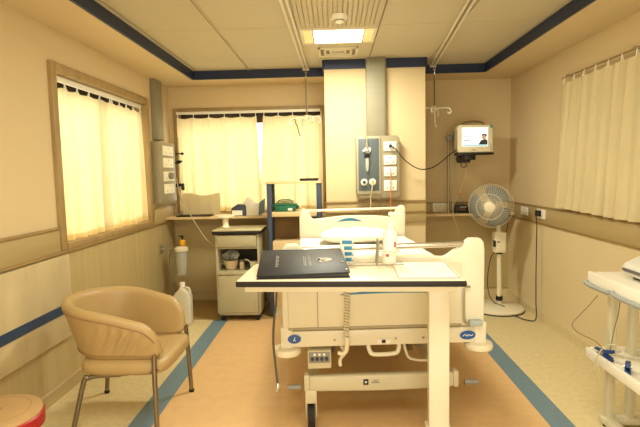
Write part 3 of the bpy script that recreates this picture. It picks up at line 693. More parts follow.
def gbox():
    x0, x1, y0, z0 = -.548, -.345, 4.33, .969
    t = thing('instrument_box', 'green plastic box with items on top on the lower rack shelf', 'box', ((x0+x1)/2, y0+.07, z0))
    MB().prism([(x0+.01, z0), (x1-.01, z0), (x1, z0+.06), (x0, z0+.06)], 'y', y0, y0+.14, .01, 3).build('body', green_m, t)
    MB().box(x0-.004, x1+.004, y0-.004, y0+.144, z0+.056, z0+.07, .005).build('rim', green_m, t)
    MB().prism([(x0+.012, z0+.07), (x1-.03, z0+.07), (x1-.03, z0+.098), (x0+.03, z0+.092)], 'y', y0+.01, y0+.12, .008).build('contents', M('contents_tan', '8E8A5A', .6, var=.25, scale=(30, 30, 30)), t)
    MB().tube([(x0+.03, y0+.06, z0+.088), (x0+.06, y0+.05, z0+.104), (x1-.06, y0+.05, z0+.104), (x1-.03, y0+.06, z0+.085)], .005, 8, smooth=5).build('handle', green_m, t)
    MB().box(x1-.075, x1-.035, y0-.006, y0, z0+.01, z0+.03, .002).build('latch', white_pl, t)
    MB().box(x1, x1+.02, y0+.04, y0+.1, z0+.02, z0+.055, .006).build('side_clip', green_m, t)
gbox()

# ------------------------------------------------------------------ fan
def fan():
    bx, by = 1.53, 4.46
    t = thing('pedestal_fan', 'cream pedestal fan standing in the back right corner', 'fan', (bx, by, 0))
    MB().lathe([(0, 0), (.232, 0), (.238, .010), (.238, .026), (.225, .038), (.08, .052), (.035, .06), (0, .06)], (bx-.02, by, 0), 48).build('base', cream_pl, t)
    lab(MB().lathe([(.2375, .004), (.241, .004), (.241, .012), (.2375, .012)], (bx-.02, by, 0), 48).build('base_ring', rubber, t), 'dark rim of the base')
    MB().cyl((bx, by, .055), (bx-.008, by, .56), .0215, n=18).build('pole', cream_pl, t)
    MB().cyl((bx, by, .09), (bx-.001, by, .13), .030, n=18).build('collar', rubber, t)
    p = MB().box(bx-.062, bx+.042, by-.05, by+.035, .545, .735, .010, 3).build('control_box', cream_pl, t)
    MB().box(bx-.064, bx-.052, by-.052, by+.0, .60, .66, .003).build('switch', black, p)
    MB().box(bx-.045, bx-.015, by-.0515, by-.049, .64, .655).build('name_strip', grey_pl, p)
    MB().cyl((bx-.005, by, .53), (bx-.005, by, .55), .03).build('lock_ring', rubber, t)
    c = Vector((1.403, 4.335, .985)); n = Vector((-.58, -1, -.10)).normalized()
    Rm = n.to_track_quat('Z', 'Y').to_matrix().to_4x4(); X = Matrix.Translation(c) @ Rm
    # local +z points to the viewer
    MB().tube([(bx-.01, by, .73), (bx-.03, by-.01, .86), tuple(c-n*.13)], .020, 12, smooth=6).build('neck', cream_pl, t)
    MB().lathe([(0, -.20), (.04, -.195), (.06, -.17), (.066, -.10), (.05, -.055), (0, -.05)], (0, 0, 0), 28).xf(X).build('motor_housing', cream_pl, t)
    R0 = .196
    def guard(sign, depth, k, name):
        b = MB()
        b.tube([(R0*math.cos(q), R0*math.sin(q), 0) for q in [2*PI*i/48 for i in range(48)]], .0042, 6, closed=True)
        for rr in ((.115,) if sign > 0 else (.12,)):
            zz = depth*math.sqrt(max(0, 1-(rr/R0)**2.4))
            b.tube([(rr*math.cos(q), rr*math.sin(q), sign*zz) for q in [2*PI*i/36 for i in range(36)]], .0025, 5, closed=True)
        for i in range(k):
            q = 2*PI*i/k; pts = []
            for rr in (.045, .09, .135, .17, .193, R0):
                zz = sign*depth*math.sqrt(max(0, 1-(rr/R0)**2.4)); a = q+(.25*(rr/R0) if sign > 0 else 0)
                pts.append((rr*math.cos(a), rr*math.sin(a), zz))
            b.tube(pts, .0017, 4)
        b.xf(X).build(name, wire_m, t)
    guard(1, .06, 60, 'front_guard'); guard(-1, .07, 44, 'rear_guard')
    hb = MB().lathe([(0, .066), (.03, .064), (.05, .056), (.052, .046), (0, .046)], (0, 0, 0), 28).xf(X).build('guard_cap', cream_pl, t)
    MB().lathe([(0, -.05), (.034, -.05), (.036, .02), (.03, .028), (0, .03)], (0, 0, 0), 24).xf(X).build('hub', blade_m, t)
    for i in range(3):
        a0 = PI*.42+i*2*PI/3
        def fn(u, v):
            r = .03+u*.155; wd = .35+1.05*math.sin(min(1, u*1.05)*PI*.62); a = a0+(v-.5)*wd*1.15-.25*u
            rr = r*(1-.10*abs(2*v-1)**3*u); return (rr*math.cos(a), rr*math.sin(a), .022*(.5-v)*1.6)
        MB().grid(fn, 12, 10).build('blade', blade_m, t)
        bl = [o for o in COL.objects if o.parent == t and o.name.startswith('blade')][-1]
        inv = (Matrix.Translation(t.location) @ t.rotation_euler.to_matrix().to_4x4())
        bl.data.transform(inv.inverted() @ X @ inv)
        md = bl.modifiers.new('thick', 'SOLIDIFY'); md.thickness = .003
    MB().tube([(bx+.03, by+.03, .70), (bx+.07, by+.03, .74), (bx+.075, by+.02, .82), (bx+.03, by+.01, .88), (c.x+.07, c.y+.12, .93)], .004, 6, smooth=6).build('cable', cable_d, t)
    MB().tube([(bx-.04, by-.02, .55), (bx-.09, by-.03, .50), (bx-.12, by-.03, .30), (bx-.10, by-.03, .14), (bx-.04, by-.02, .062)], .004, 6, smooth=6).build('cable', cable_d, t)
fan()

# ------------------------------------------------------------------ hospital bed (local: x across, y 0 = foot face, +y to the head)
def bed():
    t = thing('hospital_bed', 'cream hospital bed with white bedding standing along the middle of the room', 'bed', (.239, 2.365, 0), .052)
    K = dict(parent=t, local=True)
    H = .51
    # footboard: two end humps and a dipped middle
    def arch(xa, za, xb, zb, n=6):   # smooth S from a to b
        return [(xa+(xb-xa)*i/n, za+(zb-za)*(.5-.5*math.cos(PI*i/n))) for i in range(n+1)]
    top = [(-H, .53), (-H, .90), (-H+.006, .945), (-H+.03, .968), (-H+.08, .968), (-H+.098, .955)] + arch(-H+.11, .935, -H+.20, .885)[1:] + [(-.2, .895), (0, .900), (.2, .895)] + arch(H-.215, .885, H-.115, .93) + [(H-.10, .958), (H-.075, .976), (H-.02, .976), (H-.005, .955), (H, .92), (H, .53)]
    fb = MB().prism(top, 'y', 0, .05, .010, 3).build('footboard', bed_pl, **K)
    MB().prism([(-H+.03, .545), (H-.12, .545), (H-.12, .86), (-H+.03, .86)], 'y', -.010, .004, .006).build('foot_panel', bed_panel, **K)
    MB().box(-H+.03, H-.12, -.012, .0, .535, .548, .002).box(-.334, -.33, -.0125, -.009, .55, .85).build('panel_joint', M('joint_grey', 'A89D80', .5), **K)
    st = [(-.22+.52*i/16, 0.708+.006*math.sin(PI*i/16)) for i in range(17)]
    MB().prism(st+[(x, z+.014*math.sin(PI*i/16)+.003) for i, (x, z) in reversed(list(enumerate(st)))], 'y', -.0125, -.009).build('blue_stripe', blue_b, **K)
    MB().tube([(-H+.07, .025, .935), (-H+.20, .025, .938), (H-.20, .025, .944), (H-.06, .025, .948)], .0145, 12).build('foot_rail', chrome, **K)
    # end frame below
    MB().box(-H+.02, H-.02, .005, .06, .442, .525, .006).build('end_frame', bed_pl, **K)
    m = MB()
    for x in (-.25, .06, .20, .30): m.cyl((x, .002, .475), (x, .008, .475), .006, n=10)
    m.build('screw', steel, **K)
    for sx in (-1, 1):
        MB().lathe([(0, .385), (.055, .385), (.069, .395), (.072, .41), (.066, .424), (.045, .43), (0, .43)], (sx*.49, .03, .012), 26).build('bumper_disc', cream_pl, **K)
        MB().box(sx*.49-.032, sx*.49+.032, .0, .06, .435, .55, .010).build('corner_post', bed_pl, **K)
    for (bx, bz) in ((-.452, .487), (.425, .483)):
        e = MB().lathe([(0, 0), (.030, 0), (.032, .004), (0, .006)], (0, 0, 0), 28, Matrix.Rotation(PI/2, 4, 'X') @ Matrix.Diagonal((1.05 if bx < 0 else 1.25, .72, 1, 1)))
        e.xf(Matrix.Translation((bx, .004, bz))); e = lab(e.build('badge', logo_blue, **K), 'blue oval badge')
        m = MB()
        if bx > 0:
            m.tube([(bx-.026, -.003, bz-.004), (bx-.014, -.003, bz+.005), (bx-.006, -.003, bz-.004), (bx+.004, -.003, bz+.004), (bx+.013, -.003, bz-.003), (bx+.026, -.003, bz+.003)], .0018, 5, smooth=4)
        else:
            m.tube([(bx-.005, -.003, bz-.010), (bx+.004, -.003, bz+.010)], .002, 5).tube([(bx+.006, -.003, bz-.010), (bx-.001, -.003, bz+.002)], .002, 5)
        m.build('badge_mark', paper_m, parent=e, local=True)
    # handle
    MB().tube([(-.078, .02, .45), (-.075, .005, .42), (-.052, .0, .398), (.052, .0, .400), (.074, .005, .422), (.078, .02, .452)], .0115, 10, smooth=5).build('handle', bed_pl, **K)
    e = MB().box(-.035, .035, .0, .006, .450, .476, .003).build('handle_plate', paper_m, **K)
    MB().box(-.012, .008, -.002, .001, .454, .472, .001).build('plate_mark', black, parent=e, local=True)
    # control box
    cb_ = MB().box(-.388, -.268, .0, .09, .330, .425, .006).build('control_box', M('control_box_cream', 'CFC5A6', .45), **K)
    MB().box(-.381, -.275, -.006, .0, .362, .418, .003).build('control_face', grey_pl, parent=cb_, local=True)
    m = MB()
    for x in (-.364, -.340, -.316, -.292):
        m.lathe([(0, 0), (.009, 0), (.008, .012), (0, .013)], (x, -.006, .385), 12, Matrix.Rotation(PI/2, 4, 'X'))
    m.build('control_knob', M('knob_slate', '2E3A48', .4), parent=cb_, local=True)
    m = MB()
    for x in (-.352, -.328, -.304): m.box(x-.006, x+.006, -.009, -.005, .40, .412, .001)
    m.build('control_button', paper_m, parent=cb_, local=True)
    MB().tube([(-.215, .03, .435), (-.20, .02, .40), (-.222, .02, .37), (-.222, .02, .335)], .009, 8, smooth=4).build('cream_hose', yellow_m if False else cream_pl, **K)
    MB().tube([(.115, .08, .45), (.12, .08, .40), (.14, .08, .345), (.18, .08, .33), (.22, .08, .326), (.28, .08, .326)], .007, 8, smooth=5).build('frame_tube', bed_pl, **K)
    # cross bar, wheels
    cbm = MB().prism([(-.385, .202), (-.34, .194), (0, .188), (.33, .194), (.37, .202), (.37, .276), (-.385, .276)], 'y', .03, .075, .012, 3).build('cross_bar', bed_metal, **K)
    MB().box(-.105, -.078, .0275, .031, .225, .255, .001).build('bar_badge', black, parent=cbm, local=True)
    MB().box(-.097, -.086, .0265, .029, .235, .245, .001).build('bar_mark', paper_m, parent=cbm, local=True)
    MB().box(-.062, -.022, .0275, .031, .234, .240).box(-.055, -.028, .0275, .031, .246, .249).build('bar_lettering', grey_pl, parent=cbm, local=True)
    for x in (-.405, .365): MB().box(x-.004, x+.024, .025, .08, .20, .285, .006).build('bar_bracket', bed_metal, **K)
    for sx in (-1, 1):
        MB().cyl((sx*.425-.0*sx, .05, .215), (sx*.455, .05, .215), .014).cyl((sx*.445, .05, .215), (sx*.495, .05, .215), .0125).build('brake_pedal', grey_pl, **K)
    for x in (-.375, .31):
        for y in (.05, 1.45):
            wh = MB().cyl((x-.018, y, .062), (x+.018, y, .062), .062, n=26).build('wheel', rubber, **K)
            m = MB().box(x-.030, x-.021, y-.018, y+.018, .055, .175, .004).box(x+.021, x+.030, y-.018, y+.018, .055, .175, .004).box(x-.03, x+.03, y-.028, y+.028, .135, .205, .006)
            m.build('wheel_fork', bed_metal, parent=wh, local=True)
    # underframe
    b = MB()
    for x in (-.36, .32): b.box(x-.03, x+.03, .06, 1.5, .205, .265, .006)
    b.box(-.37, .33, 1.42, 1.48, .205, .265, .006)
    b.build('base_frame', bed_metal, **K)
    b = MB()
    for x in (-.40, .40): b.box(x-.025, x+.025, .06, 1.66, .47, .53, .006)
    for y in (.4, .9, 1.4): b.box(-.40, .40, y-.025, y+.025, .46, .53, .006)
    b.box(-.44, .44, .07, 1.66, .53, .56, .006)
    b.build('deck_frame', bed_metal, **K)
    for x in (-.25, .22):
        MB().tube([(x, .45, .25), (x, .75, .49)], .025, 8).build('lift_arm', steel, **K); MB().tube([(x, 1.05, .25), (x, 1.3, .49)], .025, 8).build('lift_arm', steel, **K)
    MB().box(-.20, .18, .35, .85, .36, .46, .01).build('motor_housing', M('motor_grey', '8B8268', .5), **K)
    # headboard
    h0, h1, yh = -.452, .452, 1.68
    hb = [(h0, .50), (h0+.004, .95), (h0+.022, 1.012), (h0+.045, 1.018)] + arch(h0+.06, 1.005, h0+.125, .925)[1:] + [(-.22, .935), (-.08, .948), (.06, .95), (.2, .945), (.30, .935)] + arch(h1-.125, .925, h1-.06, 1.015) + [(h1-.045, 1.028), (h1-.012, 1.025), (h1, 1.0), (h1, .50)]
    MB().prism(hb, 'y', yh, yh+.045, .009, 3).build('headboard', bed_pl, **K)
    st = [(-.13+.21*i/12, .900+.006*math.sin(PI*i/12)) for i in range(13)]
    MB().prism(st+[(x, z+.022*math.sin(PI*i/12)+.001) for i, (x, z) in reversed(list(enumerate(st)))], 'y', yh-.002, yh+.001).build('blue_stripe', blue_b, **K)
    MB().tube([(h0+.05, yh+.022, .995), (0, yh+.022, .998), (h1-.05, yh+.022, 1.002)], .0115, 12).build('head_rail', bed_pl, **K)
    # mattress with sheet
    def mat_fn():
        b = MB(); b.box(-.43, .43, .075, 1.655, .565, .745, .035, 4); return b
    MB().box(-.43, .43, .075, 1.655, .565, .70, .03, 3).build('mattress', M('mattress_cover', 'D9D2BE', .7), **K)
    def sh(u, v):
        # draped sheet: cross section over the mattress
        s = u*2-1; y = .07+1.585*v
        a = abs(s); sg = 1 if s > 0 else -1
        if a < .72: x = .43*a/.72; z = .768
        elif a < .80: q = (a-.72)/.08*PI/2; x = .43+.012*math.sin(q)*1.0; z = .756+.012*math.cos(q)
        else: x = .444+.006*math.sin(18*v+a*4); z = .756-(a-.80)/.20*.16
        z += (.006*math.sin(7*v+3*s)*math.cos(5*s+2*v)+.004*math.sin(19*v+8*s)) if a < .78 else 0
        if v < .03: z -= .012*(1-v/.03)
        return (sg*x, y, z)
    MB().grid(sh, 60, 70).build('bed_sheet', sheet_m, **K)
    # side tubes (lowered rails)
    for sx in (-1, 1):
        MB().tube([(sx*.485, .35, .52), (sx*.49, .35, .62), (sx*.49, .45, .66), (sx*.49, 1.35, .66), (sx*.49, 1.45, .62), (sx*.485, 1.45, .52)], .011, 8, smooth=4).build('side_rail', chrome, **K)
        MB().box(min(sx*.42, sx*.497), max(sx*.42, sx*.497), .335, .365, .50, .53, .003).box(min(sx*.42, sx*.497), max(sx*.42, sx*.497), 1.435, 1.465, .50, .53, .003).build('rail_mount', bed_metal, **K)
    # hook rail hanging off right hump
    MB().tube([(.43, -.016, .735), (.405, -.020, .735), (.398, -.020, .71), (.400, -.020, .60), (.404, -.020, .56), (.42, -.020, .548), (.452, -.016, .548)], .0058, 8, smooth=5).build('hook_rail', steel, **K)
    lab(MB().box(.425, .492, -.03, .0, .535, .565, .006).build('hook_block', M('hook_block_grey', 'A8B4B4', .45), **K), 'pale grey-blue block')
    # coiled handset cord
    pts = []
    for i in range(17*8+1):
        a = 2*PI*i/8; f = i/(17*8)
        pts.append((-.190+.004*math.sin(5*f)+.0115*math.cos(a), -.034+.0115*math.sin(a), .745-.245*f))
    MB().tube(pts, .0042, 5).build('coiled_cord', M('cord_cream', 'E2DAC0', .5), **K)
    MB().tube([(-.19, -.030, .50), (-.19, -.024, .455), (-.196, -.02, .425), (-.215, -.018, .412), (-.236, -.016, .418)], .013, 10, smooth=5, r2=.010).build('handset', cream_pl, **K)
    return t
BED = bed()
# pillow rests on the bed
def pillow():
    cx, cy = .155, 3.72
    t = thing('pillow', 'plump white pillow lying at the head of the bed', 'pillow', (cx, cy, .772), .052)
    def fn(u, v):
        th = 2*PI*u; ph = -PI/2+PI*v
        c1 = math.copysign(abs(math.cos(th))**.55, math.cos(th)); s1 = math.copysign(abs(math.sin(th))**.55, math.sin(th))
        cp = abs(math.cos(ph))**.5; z = math.sin(ph)
        X = .268*c1*cp; Y = .19*s1*cp
        Z = .055+.052*z*(1-.35*(abs(c1*cp)**4+abs(s1*cp)**4)/1.2)+.005*math.sin(9*X*4+3*Y)*max(0, z)
        return (X, Y, Z)
    MB().grid(fn, 48, 24, True).build('case', sheet_m, t, local=True)
pillow()

# ------------------------------------------------------------------ overbed table
TT = Matrix.Translation((.064, 2.117, 0)) @ Matrix.Rotation(-.05, 4, 'Z')
TZ = .877
def table():
    t = thing('overbed_table', 'cream overbed table with dark brown edge standing across the foot of the bed', 'overbed table', (.064, 2.117, 0), -.05)
    K = dict(parent=t, local=True)
    hx, hy = .472, .190
    MB().box(-hx, hx, -hy, hy, TZ-.028, TZ-.004, .006, 2).build('edge_band', edge_dark, **K)
    MB().box(-hx+.006, hx-.006, -hy+.006, hy-.006, TZ-.006, TZ, .002).build('table_top', table_m, **K)
    MB().box(-hx+.03, hx-.03, -hy+.035, hy-.04, TZ-.056, TZ-.027, .004).build('apron', cream_pl, **K)
    MB().box(.354, .447, .04, .10, .125, TZ-.05, .006).build('column', bed_pl, **K)
    MB().box(.342, .459, .03, .112, .110, .128, .004).build('column_foot', bed_metal, **K)
    MB().box(.36, .447, -.34, .105, .045, .112, .008).box(-.42, .36, -.34, -.27, .045, .09, .008).build('base', bed_metal, **K)
    for (x, y) in ((.403, .07), (.403, -.305), (-.39, -.305)):
        c = MB().cyl((x-.012, y, .022), (x+.012, y, .022), .022, n=16).build('castor', rubber, **K)
        MB().box(x-.018, x+.018, y-.02, y+.02, .036, .048, .003).build('castor_fork', steel, parent=c, local=True)
table()
def on_table(b): return b.xf(TT)
# hanging hose at left of the table
t = thing('hanging_tube', 'thin dark grey tube with metal tip dangling at the left end of the table', 'tube', (-.30, 2.26, .82))
MB().tube([(-.283, 2.26, .80), (-.288, 2.26, .70), (-.302, 2.26, .60), (-.308, 2.265, .50), (-.303, 2.27, .40), (-.295, 2.275, .285)], .0058, 8, smooth=6).build('tube', M('tube_grey', '5E5B50', .45, metal=.3), t)
MB().box(-.300, -.266, 2.245, 2.275, .752, .814, .005).build('clip', grey_pl, t)
MB().lathe([(0, 0), (.010, .002), (.014, .012), (.011, .03), (.007, .045), (0, .046)], (-.294, 2.276, .245), 14).tube([(-.306, 2.276, .262), (-.312, 2.276, .245), (-.30, 2.276, .238)], .004, 6, smooth=3).build('tip', chrome, t)

# black folder (wedge shaped ring binder)
def folder():
    t = thing('ring_binder', 'large black folder with silver crest lying on the left of the overbed table', 'folder', (-.155, 2.13, TZ))
    # corners of lid: front-left, front-right, back-right, back-left
    FL, FR, BR, BL = Vector((-.330, 1.965, TZ+.016)), Vector((.062, 1.978, TZ+.026)), Vector((.028, 2.275, TZ+.074)), Vector((-.352, 2.275, TZ+.074))
    def slab(b, cs, th):
        n = (cs[1]-cs[0]).cross(cs[3]-cs[0]).normalized()*th
        A = [b.bm.verts.new(c) for c in cs]; B = [b.bm.verts.new(c-n) for c in cs]
        b.bm.faces.new(A); b.bm.faces.new(B[::-1])
        for i in range(4): b.bm.faces.new((A[i], B[i], B[(i+1) % 4], A[(i+1) % 4]))
        bmesh.ops.recalc_face_normals(b.bm, faces=b.bm.faces[:])
        bmesh.ops.bevel(b.bm, geom=b.bm.edges[:], offset=.0015, segments=2, affect='EDGES', profile=.5)
        return b
    lidp = slab(MB(), [FL, FR, BR, BL], .005).build('front_cover', folder_m, t)
    z = TZ+.0005
    slab(MB(), [Vector((c.x, c.y, z+.005)) for c in (FL, FR, BR, BL)], .005).build('back_cover', folder_m, t)
    slab(MB(), [Vector((BL.x, BL.y+.004, z)), Vector((BR.x, BR.y+.004, z)), Vector((BR.x, BR.y+.004, BR.z)), Vector((BL.x, BL.y+.004, BL.z))], .005).build('spine', folder_m, t)
    b = MB()
    for i in range(1):
        cs = [Vector((c.x*.97-.004, 2.13+(c.y-2.13)*.94, c.z-.0075)) for c in (FL, FR, BR, BL)]
        A = [b.bm.verts.new(c) for c in cs]; B = [b.bm.verts.new((c.x, c.y, z+.006)) for c in cs]
        b.bm.faces.new(A); b.bm.faces.new(B[::-1])
        for k in range(4): b.bm.faces.new((A[k], B[k], B[(k+1) % 4], A[(k+1) % 4]))
        bmesh.ops.recalc_face_normals(b.bm, faces=b.bm.faces[:])
    b.build('pages', M('pages_grey', '4A4844', .8), t)
    # silver printing laid out in cover coordinates
    def P(u, v, h=.0008):
        p = (FL*(1-u)+FR*u)*(1-v)+(BL*(1-u)+BR*u)*v
        n = (FR-FL).cross(BL-FL).normalized(); return p+n*h
    def mark(b, poly):
        A = [b.bm.verts.new(P(u, v, .0012)) for u, v in poly]; B = [b.bm.verts.new(P(u, v, -.0002)) for u, v in poly]
        b.bm.faces.new(A); b.bm.faces.new(B[::-1]); n = len(poly)
        for i in range(n): b.bm.faces.new((A[i], B[i], B[(i+1) % n], A[(i+1) % n]))
    b = MB()
    for k in range(7):
        v = .30+k*.068
        mark(b, [(.195, v), (.225, v), (.225, v+.010), (.195, v+.010)]); mark(b, [(.195, v), (.202, v), (.202, v+.045), (.195, v+.045)])
        if k % 2: mark(b, [(.218, v), (.225, v), (.225, v+.045), (.218, v+.045)])
    b.build('spine_lettering', silver_ink, parent=lidp)
    b = MB(); rnd = random.Random(3)
    for u in (.515, .535, .575, .592):
        v = .30
        while v < .68:
            l = rnd.uniform(.02, .05); mark(b, [(u, v), (u+.007, v), (u+.007, v+l), (u, v+l)]); v += l+.018
    b.build('cover_lettering', silver_ink, parent=lidp)
    b = MB()
    cu, cv = .715, .52
    mark(b, [(cu-.055*math.cos(q), cv+.10*math.sin(q)) for q in [2*PI*i/20 for i in range(20)]])
    mark(b, [(cu+.04, cv+.11), (cu+.13, cv+.05), (cu+.145, cv+.0), (cu+.12, cv-.03), (cu+.05, cv-.10)])
    b.build('crest', silver_ink, parent=lidp)
    b = MB()
    for (a, c_, r) in ((-.015, .02, .03), (.02, -.03, .022), (-.03, -.03, .018)):
        poly = [(cu+a-r*.6*math.cos(q), cv+c_+r*1.4*math.sin(q)) for q in [2*PI*i/10 for i in range(10)]]
        A = [b.bm.verts.new(P(u, v, .0020)) for u, v in poly]; B = [b.bm.verts.new(P(u, v, .0)) for u, v in poly]
        b.bm.faces.new(A); b.bm.faces.new(B[::-1])
        for i in range(10): b.bm.faces.new((A[i], B[i], B[(i+1) % 10], A[(i+1) % 10]))
    b.build('crest_detail', folder_m, parent=lidp)
    MB().lathe([(0, 0), (.006, 0), (.006, .003), (0, .004)], P(.955, .40), 12).lathe([(0, 0), (.006, 0), (.006, .003), (0, .004)], P(.97, .10, .0), 12).build('rivet', chrome, parent=lidp)
folder()

# sanitizer bottle, holder, carton, form
def bottle():
    cx, cy = .256, 2.270
    t = thing('pump_bottle', 'white pump dispenser bottle standing in the wire holder on the table', 'pump bottle', (cx, cy, TZ))
    tilt = Matrix.Translation((cx, cy, TZ)) @ Matrix.Rotation(.05, 4, 'Y')
    MB().lathe([(0, .002), (.030, .002), (.034, .008), (.034, .145), (.031, .158), (.018, .168), (.014, .172), (0, .172)], (0, 0, 0), 28, Matrix.Diagonal((1.0, .85, 1, 1))).xf(tilt).build('body', white_pl, t)
    MB().lathe([(0, .170), (.017, .170), (.0175, .195), (.012, .203), (.006, .207), (.006, .232), (0, .232)], (0, 0, 0), 20).xf(tilt).build('collar', white_pl, t)
    MB().lathe([(0, .230), (.012, .230), (.014, .240), (.012, .248), (0, .25)], (0, 0, 0), 16).tube([(0, 0, .241), (.03, 0, .243), (.048, 0, .236)], .0055, 8, smooth=4).xf(tilt).build('pump_head', white_pl, t)
    MB().cyl((-.012, -.0300, .045), (-.012, -.0262, .045), .0075, n=14).xf(tilt).build('label_mark', red_dot, t)
    MB().box(.017, .026, -.0262, -.0225, .085, .11).xf(tilt).build('label_mark', red_dot, t)
bottle()
def holder():
    x0, x1, y0, y1 = .050, .318, 2.226, 2.292
    t = thing('wire_holder', 'grey wire holder rail for bottles at the back edge of the table', 'holder', (.19, 2.26, TZ))
    z = TZ+.004
    MB().tube([(x0, y0, z), (x1, y0, z), (x1, y1, z), (x0, y1, z)], .0028, 6, closed=True).build('base_ring', steel, t)
    MB().tube([(.196, y0, z), (.204, y0, TZ+.12)], .0045, 8).tube([(.196, y1, z), (.204, y1, TZ+.12)], .0045, 8).build('upright', steel, t)
    MB().tube([(.200, y0, TZ+.068), (.306, y0, TZ+.062), (.306, y1, TZ+.062), (.200, y1, TZ+.068)], .0026, 6, closed=True).build('hoop', steel, t)
holder()
def carton():
    t = thing('specimen_carton', 'small white carton with blue squares beside the folder', 'carton', (.062, 2.262, TZ))
    b = Matrix.Translation((.055, 2.31, TZ)) @ Matrix.Rotation(.03, 4, 'Y')
    MB().box(-.034, .034, -.024, .022, .001, .122, .002).xf(b).build('box', M('carton_pale', 'E4DECB', .6), t)
    m = MB()
    for k in range(4): m.box(-.024 if k == 3 else -.018+.004*(3-k) - .0, .024, -.0255, -.0235, .012+k*.028, .030+k*.028, .001)
    m.xf(b).build('blue_square', blue_b, t)
    m = MB()
    for k in range(4): m.box(.026, .032, -.0255, -.0235, .012+k*.028, .020+k*.028)
    m.xf(b).build('print', ink, t)
carton()
def form():
    t = thing('paper_form', 'white form with pink margin lying flat on the right of the table', 'paper', (.40, 2.08, TZ+.0005))
    x0, x1, y0, y1 = .262, .515, 1.93, 2.29; z = TZ+.0006
    K = Matrix.Translation((.375, 2.08, 0)) @ Matrix.Rotation(-.04, 4, 'Z') @ Matrix.Translation((-.375, -2.08, 0))
    MB().box(x0, x1, y0, y1, z, z+.0012).xf(K).build('sheet', paper_m, t)
    MB().box(x0, x1, y0, y0+.03, z+.0012, z+.0016).box(x0, x0+.006, y0+.03, y1, z+.0012, z+.0016).box(x1-.006, x1, y0+.03, y1, z+.0012, z+.0016).xf(K).build('margin', pink_m, t)
    m = MB(); rnd = random.Random(9)
    for k in range(9):
        y = y1-.03-.032*k
        x = x0+.025
        while x < x1-.05:
            l = rnd.uniform(.01, .05)
            if rnd.random() < .32: m.box(x, x+l, y, y+.003, z+.0012, z+.0015)
            x += l+.012
    m.xf(K).build('print', M('faint_print', 'BDB5A6', .8), t)
form()

